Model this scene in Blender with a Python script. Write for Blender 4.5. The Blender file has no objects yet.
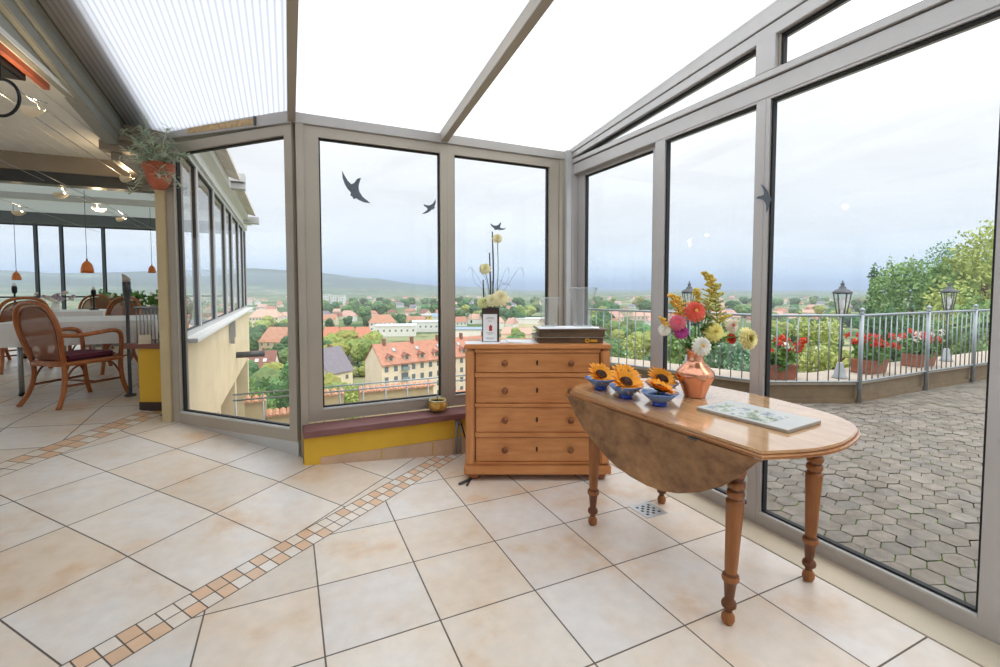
import bpy, bmesh, math, random
from mathutils import Vector, Matrix, Euler, noise
R = math.radians
PI = math.pi
scene = bpy.context.scene
col = scene.collection

# ------------------------------------------------------------------ camera
TH = R(24.87)
RTV = Vector((math.cos(TH), -math.sin(TH), 0))     # camera right, level
FWV = Vector((math.sin(TH), math.cos(TH), 0))      # camera forward, level
cd = bpy.data.cameras.new('camera'); cam = bpy.data.objects.new('camera', cd); col.objects.link(cam)
cam.location = (0, 0, 1.45)
cam.rotation_euler = (R(90 - 2.6), 0, -TH)
cd.sensor_width = 36; cd.lens = 457.7 / 1000 * 36
cd.shift_y = -(333.5 - (288 + 457.7 * math.tan(R(2.6)))) / 1000
cd.clip_start = .05; cd.clip_end = 30000
scene.camera = cam
# ------------------------------------------------------------------ sky (overcast, brighter overhead) and exposure
vs = scene.view_settings
vs.view_transform = 'Standard'; vs.look = 'None'; vs.exposure = 0.0; vs.gamma = 1; vs.use_curve_mapping = False
w = bpy.data.worlds.new('overcast_sky'); scene.world = w; w.use_nodes = True
nt = w.node_tree; nt.nodes.clear()
def N(t, **k):
    n = nt.nodes.new(t)
    for a, b in k.items():
        if a in ('operation', 'data_type', 'blend_type', 'noise_dimensions'): setattr(n, a, b)
        else: n.inputs[a].default_value = b
    return n
tc = N('ShaderNodeTexCoord'); sx = N('ShaderNodeSeparateXYZ'); nt.links.new(tc.outputs['Generated'], sx.inputs[0])
rp = N('ShaderNodeValToRGB'); nt.links.new(sx.outputs[2], rp.inputs[0])
cr = rp.color_ramp
SKY = [(0.0, (.88, .99, 1.10)), (.05, (.92, 1.0, 1.08)), (.12, (.95, 1.0, 1.05)), (.26, (.97, 1.0, 1.03)), (.5, (1.45, 1.48, 1.5)), (1.0, (2.7, 2.75, 2.8))]
while len(cr.elements) < len(SKY): cr.elements.new(.5)
for e, (p, c) in zip(cr.elements, SKY): e.position = p; e.color = (*c, 1)
mp = N('ShaderNodeMapping'); mp.inputs['Scale'].default_value = (2.2, 2.2, 9); nt.links.new(tc.outputs['Generated'], mp.inputs[0])
nz = N('ShaderNodeTexNoise', Scale=1.6, Detail=5.0, Roughness=.55); nt.links.new(mp.outputs[0], nz.inputs['Vector'])
mr = N('ShaderNodeMapRange'); nt.links.new(nz.outputs[0], mr.inputs[0])
for i, v_ in zip((1, 2, 3, 4), (.3, .7, .92, 1.08)): mr.inputs[i].default_value = v_
mx = nt.nodes.new('ShaderNodeVectorMath'); mx.operation = 'SCALE'
nt.links.new(rp.outputs[0], mx.inputs[0]); nt.links.new(mr.outputs[0], mx.inputs['Scale'])
bg = N('ShaderNodeBackground', Strength=1.0); nt.links.new(mx.outputs[0], bg.inputs[0])
ow = nt.nodes.new('ShaderNodeOutputWorld'); nt.links.new(bg.outputs[0], ow.inputs[0])
# soft sun behind thin cloud
sl = bpy.data.lights.new('sun', 'SUN'); sl.energy = .8; sl.angle = R(40); sl.color = (1, .97, .92)
so = bpy.data.objects.new('sun', sl); col.objects.link(so); so.rotation_euler = (R(42), R(12), R(20))
scene.cycles.max_bounces = 10; scene.cycles.transparent_max_bounces = 24
scene.cycles.diffuse_bounces = 5; scene.cycles.sample_clamp_indirect = 6
scene.cycles.caustics_reflective = False; scene.cycles.caustics_refractive = False

# ------------------------------------------------------------------ materials
MATS = {}
def hexc(h):
    h = h.lstrip('#'); r = [int(h[i:i + 2], 16) / 255 for i in (0, 2, 4)]
    return tuple(c / 12.92 if c <= .04045 else ((c + .055) / 1.055) ** 2.4 for c in r)
class NB:
    def __init__(s, name):
        s.m = bpy.data.materials.new(name); s.m.use_nodes = True; s.t = s.m.node_tree; s.t.nodes.clear()
        s.out = s.n('ShaderNodeOutputMaterial')
    def n(s, t, **k):
        n = s.t.nodes.new(t)
        for a, b in k.items():
            if hasattr(n, a) and a not in n.inputs: setattr(n, a, b)
            else: n.inputs[a].default_value = b
        return n
    def l(s, a, b): s.t.links.new(a, b)
    def coords(s, scale=(1, 1, 1), kind='Object'):
        c = s.n('ShaderNodeTexCoord'); m = s.n('ShaderNodeMapping'); m.inputs['Scale'].default_value = scale
        s.l(c.outputs[kind], m.inputs[0]); return m.outputs[0]
    def ramp(s, fac, stops):
        r = s.n('ShaderNodeValToRGB'); s.l(fac, r.inputs[0])
        while len(r.color_ramp.elements) < len(stops): r.color_ramp.elements.new(.5)
        for e, (p, c) in zip(r.color_ramp.elements, stops): e.position = p; e.color = (*c, 1)
        return r.outputs[0]
    def noise(s, vec, sc, det=4, rough=.55):
        n = s.n('ShaderNodeTexNoise', Scale=sc, Detail=det, Roughness=rough); s.l(vec, n.inputs['Vector']); return n.outputs[0]
    def pr(s, rough=.5, metal=0, spec=.5):
        p = s.n('ShaderNodeBsdfPrincipled'); p.inputs['Roughness'].default_value = rough; p.inputs['Metallic'].default_value = metal
        p.inputs['Specular IOR Level'].default_value = spec; s.l(p.outputs[0], s.out.inputs[0]); return p
    def bump(s, p, h, st=.2, d=.01):
        b = s.n('ShaderNodeBump', Strength=st, Distance=d); s.l(h, b.inputs['Height']); s.l(b.outputs[0], p.inputs['Normal'])
def mul(c, k): return tuple(min(1, x * k) for x in c)
def mat(name, c, rough=.5, metal=0, var=.12, sc=6, bump=0, spec=.5, rnd=0, scale=(1, 1, 1)):
    """plain procedural surface: base colour broken up by noise"""
    if name in MATS: return MATS[name]
    if isinstance(c, str): c = hexc(c)
    b = NB(name); p = b.pr(rough, metal, spec); v = b.coords(scale)
    f = b.noise(v, sc)
    o = b.ramp(f, [(.3, mul(c, 1 - var)), (.7, mul(c, 1 + var))])
    if rnd:
        oi = b.n('ShaderNodeObjectInfo'); h = b.n('ShaderNodeHueSaturation')
        m1 = b.n('ShaderNodeMapRange'); b.l(oi.outputs['Random'], m1.inputs[0]); m1.inputs[3].default_value = .5 - .05 * rnd; m1.inputs[4].default_value = .5 + .05 * rnd
        m2 = b.n('ShaderNodeMath', operation='MULTIPLY_ADD'); b.l(oi.outputs['Random'], m2.inputs[0]); m2.inputs[1].default_value = 7.13; m2.inputs[2].default_value = 0
        m3 = b.n('ShaderNodeMath', operation='FRACT'); b.l(m2.outputs[0], m3.inputs[0])
        m4 = b.n('ShaderNodeMapRange'); b.l(m3.outputs[0], m4.inputs[0]); m4.inputs[3].default_value = 1 - .3 * rnd; m4.inputs[4].default_value = 1 + .3 * rnd
        b.l(m1.outputs[0], h.inputs['Hue']); b.l(m4.outputs[0], h.inputs['Value']); b.l(o, h.inputs['Color']); o = h.outputs[0]
    b.l(o, p.inputs['Base Color'])
    if bump: b.bump(p, f, bump)
    MATS[name] = b.m; return b.m
def wood(name, c1, c2, grain=(1, 14, 14), sc=3, rough=.42, knots=0):
    if name in MATS: return MATS[name]
    c1, c2 = [hexc(c) if isinstance(c, str) else c for c in (c1, c2)]
    b = NB(name); p = b.pr(rough); v = b.coords(grain)
    f = b.noise(v, sc, 6, .6); g = b.noise(b.coords((1, 1, 1)), 2.5, 3)
    mxn = b.n('ShaderNodeMath', operation='ADD'); b.l(f, mxn.inputs[0]); b.l(g, mxn.inputs[1])
    hf = b.n('ShaderNodeMath', operation='MULTIPLY'); b.l(mxn.outputs[0], hf.inputs[0]); hf.inputs[1].default_value = .5
    stops = [(.34, c1), (.5, tuple((a + d) / 2 for a, d in zip(c1, c2))), (.66, c2)]
    b.l(b.ramp(hf.outputs[0], stops), p.inputs['Base Color']); b.bump(p, f, .08, .004)
    MATS[name] = b.m; return b.m
def emis(name, c, s):
    if name in MATS: return MATS[name]
    b = NB(name); e = b.n('ShaderNodeEmission', Strength=s); e.inputs[0].default_value = (*c, 1); b.l(e.outputs[0], b.out.inputs[0]); MATS[name] = b.m; return b.m
def glass(name, tint=(1, 1, 1), refl=1.0):
    b = NB(name); t = b.n('ShaderNodeBsdfTransparent'); t.inputs[0].default_value = (*tint, 1)
    g = b.n('ShaderNodeBsdfGlossy', Roughness=0.0); g.inputs[0].default_value = (refl, refl, refl, 1)
    f = b.n('ShaderNodeFresnel', IOR=1.45); m = b.n('ShaderNodeMixShader'); b.l(f.outputs[0], m.inputs[0]); b.l(t.outputs[0], m.inputs[1]); b.l(g.outputs[0], m.inputs[2])
    b.l(m.outputs[0], b.out.inputs[0]); MATS[name] = b.m; return b.m
def translucent(name, c, trans=.3, ribs=0, period=.045, depth=1.0):
    """opal roof sheet: diffuse transmission, a clear part, optional ribs along local Y"""
    b = NB(name); tl = b.n('ShaderNodeBsdfTranslucent'); tp = b.n('ShaderNodeBsdfTransparent'); tp.inputs[0].default_value = (.97, .98, 1, 1)
    df = b.n('ShaderNodeBsdfDiffuse'); df.inputs[0].default_value = (*c, 1); tl.inputs[0].default_value = (*c, 1)
    a = b.n('ShaderNodeMixShader'); a.inputs[0].default_value = .12; b.l(tl.outputs[0], a.inputs[1]); b.l(df.outputs[0], a.inputs[2])
    m = b.n('ShaderNodeMixShader'); b.l(a.outputs[0], m.inputs[1]); b.l(tp.outputs[0], m.inputs[2]); m.inputs[0].default_value = trans
    if ribs:
        v = b.coords((1 / period, 1, 1)); s = b.n('ShaderNodeSeparateXYZ'); b.l(v, s.inputs[0])
        fr = b.n('ShaderNodeMath', operation='FRACT'); b.l(s.outputs[0], fr.inputs[0])
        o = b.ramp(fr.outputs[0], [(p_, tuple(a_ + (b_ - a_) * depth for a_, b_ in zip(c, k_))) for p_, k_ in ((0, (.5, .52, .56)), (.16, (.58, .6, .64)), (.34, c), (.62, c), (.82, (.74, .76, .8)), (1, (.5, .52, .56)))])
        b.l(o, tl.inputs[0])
    b.l(m.outputs[0], b.out.inputs[0]); MATS[name] = b.m; return b.m

ALU = mat('brushed_aluminium', '#b0aba6', .42, .3, .05, 3)
ALU2 = mat('aluminium_frame', '#afa698', .45, .25, .05, 3)
ALUR = mat('sunlit_aluminium', '#c0bdbc', .42, .25, .04, 3)  # lighter copy of the frame metal, daylight on the right wall put into its colour
ALUL = mat('pale_aluminium', '#c9cac9', .38, .35, .04, 3)
RUBBER = mat('black_gasket', '#16181c', .6)
GLASS = glass('window_glass')
def thinglass(name, white=.07, ior=1.07):
    b = NB(name); t = b.n('ShaderNodeBsdfTransparent'); t.inputs[0].default_value = (.985, .99, .99, 1); g = b.n('ShaderNodeBsdfGlossy', Roughness=.02); d = b.n('ShaderNodeBsdfTranslucent'); d.inputs[0].default_value = (.9, .93, .95, 1)
    f = b.n('ShaderNodeFresnel', IOR=ior); m = b.n('ShaderNodeMixShader'); a = b.n('ShaderNodeMixShader'); a.inputs[0].default_value = white; b.l(t.outputs[0], a.inputs[1]); b.l(d.outputs[0], a.inputs[2])
    k = b.n('ShaderNodeMath', operation='MULTIPLY'); k.inputs[1].default_value = .35; b.l(f.outputs[0], k.inputs[0])
    b.l(k.outputs[0], m.inputs[0]); b.l(a.outputs[0], m.inputs[1]); b.l(g.outputs[0], m.inputs[2]); b.l(m.outputs[0], b.out.inputs[0]); return b.m
GLASSB = thinglass('clear_glassware')
OPAL = translucent('opal_roof_sheet', (.93, .95, .96), .25)
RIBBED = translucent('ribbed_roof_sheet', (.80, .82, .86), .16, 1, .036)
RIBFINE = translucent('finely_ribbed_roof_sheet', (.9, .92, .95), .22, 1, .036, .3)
YEL = mat('yellow_plaster', '#e0b53c', .85, 0, .06, 5, .15)
CREAM = mat('cream_render', '#ecd9b4', .9, 0, .07, 2.5, .2)
SILLB = mat('mauve_brown_sill', '#7e5452', .45, 0, .08, 8)
GREYC = mat('white_lacquered_boards', '#e4e3dd', .6, 0, .03)
CHROME = mat('steel_tube', '#9da0a2', .3, .8, .04)
WHITE = mat('white_paint', '#eeeeec', .5, 0, .02)
BLACK = mat('black_metal', '#17181a', .45, .2)
DKGREY = mat('dark_grey_metal', '#4c4f52', .45, .4)

# ------------------------------------------------------------------ mesh builder
class MB:
    def __init__(s): s.v = []; s.f = []; s.mi = []; s.sm = []; s.col = None
    def add(s, vs, fs, mi=0, sm=False):
        o = len(s.v); s.v += [tuple(v) for v in vs]
        for f in fs: s.f.append([o + i for i in f]); s.mi.append(mi); s.sm.append(sm)
        return s
    def box(s, c, d, rot=None, mi=0):
        x, y, z = [k / 2 for k in d]; vs = [Vector((a * x, b * y, e * z)) for a in (-1, 1) for b in (-1, 1) for e in (-1, 1)]
        if rot is not None:
            q = rot if isinstance(rot, Matrix) else Euler(rot).to_matrix()
            vs = [q @ v for v in vs]
        c = Vector(c)
        return s.add([v + c for v in vs], [(0, 1, 3, 2), (4, 6, 7, 5), (0, 4, 5, 1), (2, 3, 7, 6), (0, 2, 6, 4), (1, 5, 7, 3)], mi)
    def bb(s, x0, x1, y0, y1, z0, z1, mi=0): return s.box(((x0 + x1) / 2, (y0 + y1) / 2, (z0 + z1) / 2), (abs(x1 - x0), abs(y1 - y0), abs(z1 - z0)), None, mi)
    def bar(s, a, b, wd, ht, up=(0, 0, 1), mi=0):
        """square bar from a to b: wd across, ht along up"""
        a, b = Vector(a), Vector(b); d = (b - a); L = d.length; d.normalize(); u = Vector(up); sd = d.cross(u)
        if sd.length < 1e-6: sd = d.cross(Vector((1, 0, 0)))
        sd.normalize(); u = sd.cross(d).normalized()
        q = Matrix((sd, d, u)).transposed()
        return s.box((a + b) / 2, (wd, L, ht), q, mi)
    def tube(s, path, r, n=8, mi=0, sm=True, caps=True, closed=False):
        P = [Vector(p) for p in path]; m = len(P)
        rr = r if isinstance(r, (list, tuple)) else [r] * m
        vs = []; prev = None
        for i, p in enumerate(P):
            if closed: t = P[(i + 1) % m] - P[i - 1]
            else: t = P[min(i + 1, m - 1)] - P[max(i - 1, 0)]
            t.normalize()
            if prev is None:
                u = t.orthogonal().normalized()
            else:
                u = prev - t * prev.dot(t)
                u = u.normalized() if u.length > 1e-6 else t.orthogonal().normalized()
            prev = u; w_ = t.cross(u)
            vs += [p + (u * math.cos(2 * PI * k / n) + w_ * math.sin(2 * PI * k / n)) * rr[i] for k in range(n)]
        fs = []
        for i in range(m if closed else m - 1):
            j = (i + 1) % m
            for k in range(n): fs.append((i * n + k, i * n + (k + 1) % n, j * n + (k + 1) % n, j * n + k))
        if caps and not closed: fs.append(tuple(range(n))[::-1]); fs.append(tuple((m - 1) * n + k for k in range(n)))
        return s.add(vs, fs, mi, sm)
    def lathe(s, prof, n=20, c=(0, 0, 0), mi=0, sm=True, M=None):
        vs = []; c = Vector(c)
        for r, z in prof:
            for k in range(n):
                v = Vector((r * math.cos(2 * PI * k / n), r * math.sin(2 * PI * k / n), z))
                vs.append((M @ v if M is not None else v) + c)
        fs = [(i * n + k, i * n + (k + 1) % n, (i + 1) * n + (k + 1) % n, (i + 1) * n + k) for i in range(len(prof) - 1) for k in range(n)]
        if prof[0][0] > 1e-4: fs.append(tuple(range(n))[::-1])
        if prof[-1][0] > 1e-4: fs.append(tuple((len(prof) - 1) * n + k for k in range(n)))
        return s.add(vs, fs, mi, sm)
    def prism(s, poly, vec, mi=0):
        """closed solid: polygon (3-D points) pushed along vec"""
        n = len(poly); v = Vector(vec); P = [Vector(p) for p in poly]
        return s.add(P + [p + v for p in P], [tuple(range(n))[::-1], tuple(range(n, 2 * n))] + [(i, (i + 1) % n, n + (i + 1) % n, n + i) for i in range(n)], mi)
    def ball(s, c, r, n=10, mi=0, sq=1.0):
        r3 = r if isinstance(r, (tuple, list)) else (r, r, r)
        m = max(4, n // 2); prof = [(math.sin(PI * i / m), -math.cos(PI * i / m)) for i in range(m + 1)]
        return s.lathe([(max(p[0], 1e-5), p[1]) for p in prof], n, c, mi, True, Matrix.Diagonal(r3))
    def build(s, name, mats, parent=None, bev=0, loc=None, rotz=0, recalc=True):
        me = bpy.data.meshes.new(name); me.from_pydata(s.v, [], s.f)
        if not isinstance(mats, (list, tuple)): mats = [mats]
        for m in mats: me.materials.append(m)
        me.polygons.foreach_set('material_index', s.mi); me.polygons.foreach_set('use_smooth', s.sm)
        if recalc or bev:
            bm = bmesh.new(); bm.from_mesh(me)
            if recalc: bmesh.ops.recalc_face_normals(bm, faces=bm.faces)
            if bev:
                es = [e for e in bm.edges if len(e.link_faces) == 2 and e.calc_face_angle(0) > .6]
                bmesh.ops.bevel(bm, geom=es, offset=bev, segments=2, affect='EDGES', clamp_overlap=True)
            bm.to_mesh(me); bm.free()
        if s.col is not None:
            ca = me.color_attributes.new('tile', 'FLOAT_COLOR', 'CORNER')
            for p in me.polygons:
                for li in p.loop_indices: ca.data[li].color = s.col[p.index]
        o = bpy.data.objects.new(name, me); col.objects.link(o)
        if parent is not None: o.parent = parent
        if loc is not None: o.location = loc
        o.rotation_euler.z = rotz
        return o
def tag(o, label, cat, group=None, kind=None):
    o['label'] = label; o['category'] = cat
    if group: o['group'] = group
    if kind: o['kind'] = kind
    return o
def thing(name, label, cat, loc=(0, 0, 0), rotz=0, group=None):
    o = bpy.data.objects.new(name, None); col.objects.link(o); o.location = loc; o.rotation_euler = (0, 0, rotz); o.empty_display_size = .1
    return tag(o, label, cat, group)
def struct(name, mb, m, parent=None, bev=0, **k):
    o = mb.build(name, m, parent, bev, **k)
    if parent is None: o['kind'] = 'structure'
    return o
def kids(o): return [c for c in bpy.data.objects if c.parent == o]
def copy_tree(o, loc, rotz, label=None, group=None, parent=None, scale=None):
    c = o.copy(); col.objects.link(c); c.parent = parent
    if parent is None:
        c.location = loc; c.rotation_euler.z = rotz
        if label: c['label'] = label
        if group: c['group'] = group
        if scale is not None: c.scale = scale
    for ch in kids(o): copy_tree(ch, None, 0, parent=c)
    return c
def bez(pts, n=6):
    """smooth open curve through points (Catmull-Rom)"""
    P = [Vector(p) for p in pts]; out = []
    for i in range(len(P) - 1):
        a, b, c, d = P[max(i - 1, 0)], P[i], P[i + 1], P[min(i + 2, len(P) - 1)]
        for k in range(n):
            t = k / n
            out.append(.5 * ((2 * b) + (c - a) * t + (2 * a - 5 * b + 4 * c - d) * t * t + (3 * b - a - 3 * c + d) * t ** 3))
    out.append(P[-1]); return out

# ================================================================== THE SETTING
LP = Vector((.105, 2.737)); LN = Vector((.7895, .6138)).normalized(); NN = Vector((-LN.y, LN.x))   # foot of the ramp
def interp(x, xs, ys):
    if x <= xs[0]: return ys[0]
    for i in range(1, len(xs)):
        if x <= xs[i]: return ys[i - 1] + (ys[i] - ys[i - 1]) * (x - xs[i - 1]) / (xs[i] - xs[i - 1])
    return ys[-1]
BR = [0, .75, 2.37, 3.2]
def dd(x, y): return (Vector((x, y)) - LP).dot(NN)
def fz(x, y): return interp(dd(x, y), BR, [0, .1, .24, .33])       # the floor ramps up to the dining room
def clip(poly, n, c):
    """keep the part of a 2-D polygon where n.p <= c"""
    out = []
    for i in range(len(poly)):
        a, b = poly[i], poly[(i + 1) % len(poly)]
        da, db = a.dot(n) - c, b.dot(n) - c
        if da <= 0: out.append(a)
        if da * db < 0: out.append(a + (b - a) * (da / (da - db)))
    return out
def inset(poly, d):
    ar = sum(a.x * b.y - a.y * b.x for a, b in zip(poly, poly[1:] + poly[:1]))
    if ar < 0: poly = poly[::-1]
    out = poly
    for a, b in zip(poly, poly[1:] + poly[:1]):
        e = b - a
        if e.length < 1e-6: continue
        n = Vector((e.y, -e.x)).normalized(); out = clip(out, n, a.dot(n) - d)
        if len(out) < 3: return []
    return out
TILEM = None
def tile_material():
    b = NB('cream_stoneware_tile'); p = b.pr(.3, 0, .45)
    a = b.n('ShaderNodeVertexColor'); a.layer_name = 'tile'
    v = b.coords(); f = b.noise(v, 2.2, 5, .6); g = b.noise(v, 14, 4)
    blot = b.ramp(f, [(.38, hexc('#eeeae5')), (.56, hexc('#ebe0d3')), (.7, hexc('#e4c7a8'))])
    m = b.n('ShaderNodeMixRGB', blend_type='MULTIPLY'); m.inputs[0].default_value = 1; b.l(blot, m.inputs[1]); b.l(a.outputs[0], m.inputs[2])
    sp = b.ramp(g, [(.35, (.93, .93, .93)), (.65, (1, 1, 1))])
    m2 = b.n('ShaderNodeMixRGB', blend_type='MULTIPLY'); m2.inputs[0].default_value = 1; b.l(m.outputs[0], m2.inputs[1]); b.l(sp, m2.inputs[2])
    b.l(m2.outputs[0], p.inputs['Base Color']); b.bump(p, g, .06, .003)
    rr = b.n('ShaderNodeMapRange'); b.l(f, rr.inputs[0]); rr.inputs[3].default_value = .22; rr.inputs[4].default_value = .42; b.l(rr.outputs[0], p.inputs['Roughness'])
    return b.m
TILEM = tile_material(); GROUT = mat('grey_grout', '#6e6459', .9, 0, .1, 20)
rng = random.Random(7)
def shade(kind='big'):
    if kind == 'big':
        t = rng.random(); base = (.98, .97, .965) if t < .45 else ((1, .96, .9) if t < .75 else (.97, .9, .82))
    else:
        t = kind
        base = (.93, .68, .49) if t else (1.0, .97, .93)
    k = rng.uniform(.93, 1.02); return (base[0] * k, base[1] * k, base[2] * k, 1)
flr = MB(); flr.col = []
def lay(poly, pl, sh, g=.0035):
    for n, c in pl: poly = clip(poly, n, c)
    if len(poly) < 3: return
    poly = inset(poly, g)
    if len(poly) < 3: return
    if pl and pl[0] is ROOM[0]:                                  # the room turns a corner at the angled pane
        lay2(clip(poly, Xp, .085), sh, [(PN, PC)]); lay2(clip(poly, -Xp, -.085), sh, [(Yp, 3.75)])
    else: lay2(poly, sh, [])
def lay2(poly, sh, pl):
    for n, c in pl:
        if len(poly) >= 3: poly = clip(poly, n, c)
    if len(poly) < 3: return
    # cut along the creases of the ramp so that every piece is flat
    pieces = []
    bands = [-99] + BR + [99]
    for a, b in zip(bands, bands[1:]):
        q = clip(clip(poly, NN, LP.dot(NN) + b), -NN, -(LP.dot(NN) + a))
        if len(q) >= 3: pieces.append(q)
    for q in pieces:
        flr.add([(v.x, v.y, fz(v.x, v.y) + .0012) for v in q], [tuple(range(len(q)))], 0); flr.col.append(sh)
V2 = lambda x, y: Vector((x, y))
PN = V2(.727, .687); PC = PN.dot(V2(.07, 3.9))                # inside face of the angled pane wall
Xp, Yp = V2(1, 0), V2(0, 1)
ROOM = [(Xp, 2.385), (-Yp, 2.6), (-Xp, 7)]
L0 = LP.dot(NN)
B2A, B2D = V2(-1.723, 4.027), V2(.487, .873).normalized(); B2N = V2(-B2D.y, B2D.x); L2 = B2A.dot(B2N)    # second mosaic band
# 1 large tiles on the level floor, square to the pane wall
s = .4714
for i in range(-20, 5):
    for j in range(-14, 4):
        x, y = 1.049 + i * s, 2.807 + j * s
        lay([V2(x, y), V2(x + s, y), V2(x + s, y + s), V2(x, y + s)], ROOM + [(NN, L0)], shade())
# 2 mosaic strip: two rows of small tiles
def mosaic(P, D, N_, size, rows, lim, pl, n0, n1):
    for i in range(n0, n1):
        for j in range(rows):
            q = [P + D * ((i + a) * size) + N_ * ((j + b) * size) for a, b in ((0, 0), (1, 0), (1, 1), (0, 1))]
            k = (i + j) % 2 if rng.random() < .85 else (i + j + 1) % 2
            lay(q, pl, shade(1 if k else 0), .003)
mosaic(LP, LN, NN, .0725, 2, 0, ROOM, -60, 30)
# 3 tiles laid on the diagonal up the ramp
O3, A3, B3 = V2(-.4203, 3.1758), V2(-.3692, .3901), V2(.3438, .3204)
for i in range(-14, 16):
    for j in range(-18, 6):
        q = [O3 + A3 * (i + a) + B3 * (j + b) for a, b in ((0, 0), (1, 0), (1, 1), (0, 1))]
        lay(q, ROOM + [(-NN, -(L0 + .145)), (B2N, L2)], shade())
# 4 second strip
mosaic(B2A, B2D, B2N, .1, 2, 0, [(Xp, -.98)] , -40, 18)
# 5 dining-room tiles
for i in range(-13, 3):
    for j in range(-5, 24):
        x, y = -1.615 + i * s, 3.57 + j * s
        lay([V2(x, y), V2(x + s, y), V2(x + s, y + s), V2(x, y + s)], [(-B2N, -(L2 + .2)), (Xp, -.98), (-Xp, 7.2), (Yp, 12.2), (-Yp, 2.6)], shade())
# mortar bed under the tiles
base_polys = [[V2(-7.2, -2.6), V2(2.385, -2.6), V2(2.385, 3.9), V2(.07, 3.9), V2(-.98, 5.01), V2(-.98, 12.2), V2(-7.2, 12.2)]]
bands = [-99] + BR + [99]
for cell in ([V2(-7.2, -2.6), V2(-.98, -2.6), V2(-.98, 12.2), V2(-7.2, 12.2)], [V2(-.98, -2.6), V2(2.385, -2.6), V2(2.385, 3.9), V2(.07, 3.9), V2(-.98, 5.01)]):
    for a, b in zip(bands, bands[1:]):
        q = clip(clip(cell, NN, L0 + b), -NN, -(L0 + a))
        if len(q) >= 3: flr.add([(v.x, v.y, fz(v.x, v.y)) for v in q], [tuple(range(len(q)))], 1); flr.col.append((1, 1, 1, 1))
fo = flr.build('floor', [TILEM, GROUT], recalc=False); fo['kind'] = 'structure'
for p in fo.data.polygons:
    if p.normal.z < 0: p.flip()

def frame(name, A, B, z0, z1, fw, dep=.07, gl=GLASS, m=ALU2, zt=None, off=.5, bottom=None, top=None, right=None):
    """one glazed panel between plan points A and B: four bars, rubber gasket, pane. zt = top height at B for a sloping head"""
    A, B = Vector((*A, 0)), Vector((*B, 0)); d = (B - A); L = d.length; d.normalize(); n = Vector((-d.y, d.x, 0))
    zt = z1 if zt is None else zt; fb = bottom or fw; ft = top or fw; fr = right or fw
    f = MB()
    def P(u, z): return A + d * u + Vector((0, 0, z))
    def quad(u0, u1, f0, f1, mb, th, mi=0, o=0):
        """f0/f1: (z at u0, z at u1) of lower and upper edge"""
        mb.prism([P(u0, f0[0]) + n * (o - th / 2), P(u1, f0[1]) + n * (o - th / 2), P(u1, f1[1]) + n * (o - th / 2), P(u0, f1[0]) + n * (o - th / 2)], n * th, mi)
    top_at = lambda u: z1 + (zt - z1) * u / L
    quad(0, fw, (z0, z0), (top_at(0), top_at(fw)), f, dep); quad(L - fr, L, (z0, z0), (top_at(L - fr), top_at(L)), f, dep)
    quad(fw, L - fr, (z0, z0), (z0 + fb, z0 + fb), f, dep)
    quad(fw, L - fr, (top_at(fw) - ft, top_at(L - fr) - ft), (top_at(fw), top_at(L - fr)), f, dep)
    o = f.build(name, m); o['kind'] = 'structure'
    g = MB(); e = .012
    a, b = fw, L - fr; t0, t1 = top_at(a) - ft, top_at(b) - ft
    quad(a, a + e, (z0 + fb, z0 + fb), (t0, t0), g, .03); quad(b - e, b, (z0 + fb, z0 + fb), (t1, t1), g, .03)
    quad(a + e, b - e, (z0 + fb, z0 + fb), (z0 + fb + e, z0 + fb + e), g, .03); quad(a + e, b - e, (t0 - e, t1 - e), (t0, t1), g, .03)
    g.build('gasket', RUBBER, o)
    p = MB(); p.add([P(a, z0 + fb), P(b, z0 + fb), P(b, t1), P(a, t0)], [(0, 1, 2, 3)])
    p.build('pane', gl, o, recalc=False)
    lb = MB(); quad(a, b, (z0 + fb - .012, z0 + fb - .012), (z0 + fb + .001, z0 + fb + .001), lb, dep + .012)   # bright glazing bead
    lb.build('glazing_bead', ALUL, o)
    return o
# back wall: two fixed panes over a low parapet
frame('window_1', (.135, 3.93), (1.2925, 3.93), .385, 2.71, .105, .08, right=.064, bottom=.1, top=.083)
frame('window_2', (1.2935, 3.93), (2.44, 3.93), .385, 2.71, .064, .08, right=.105, bottom=.1, top=.083)
# angled pane between back wall and dining room
pd = Vector((-.687, .727)).normalized()
cA = Vector((.075, 3.93)); 
P3 = lambda t: (cA.x + pd.x * t, cA.y + pd.y * t)
frame('window_3', P3(1.44), P3(.0), .235, 2.71, .075, .08, bottom=.105, top=.08, right=.075)
kp = MB()
for a, b in ((0, 1.44),):
    A_, B_ = P3(a), P3(b); q = Vector((.727, .687, 0)) * .03
    za, zb = fz(*A_) - .02, .2
    kp.prism([(A_[0], A_[1], za), (B_[0], B_[1], .2), (B_[0], B_[1], .24), (A_[0], A_[1], .24)], -q)
struct('trim_1', kp, ALUL)
# posts where the walls turn
tp = MB(); tp.bb(.075, .134, 3.875, 3.975, .0, 2.72); struct('trim_2', tp, ALU2, bev=.004)
tp = MB(); tp.bb(2.441, 2.50, 3.88, 3.98, .0, 2.74); struct('trim_3', tp, ALU2, bev=.004)
tp = MB(); tp.bb(2.50, 2.56, 3.84, 3.98, .0, 2.80); struct('trim_4', tp, ALUL, bev=.006)
tp = MB(); tp.bb(2.56, 2.70, 3.842, 3.98, .0, 2.80); struct('trim_39', tp, ALUR, bev=.004)
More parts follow.
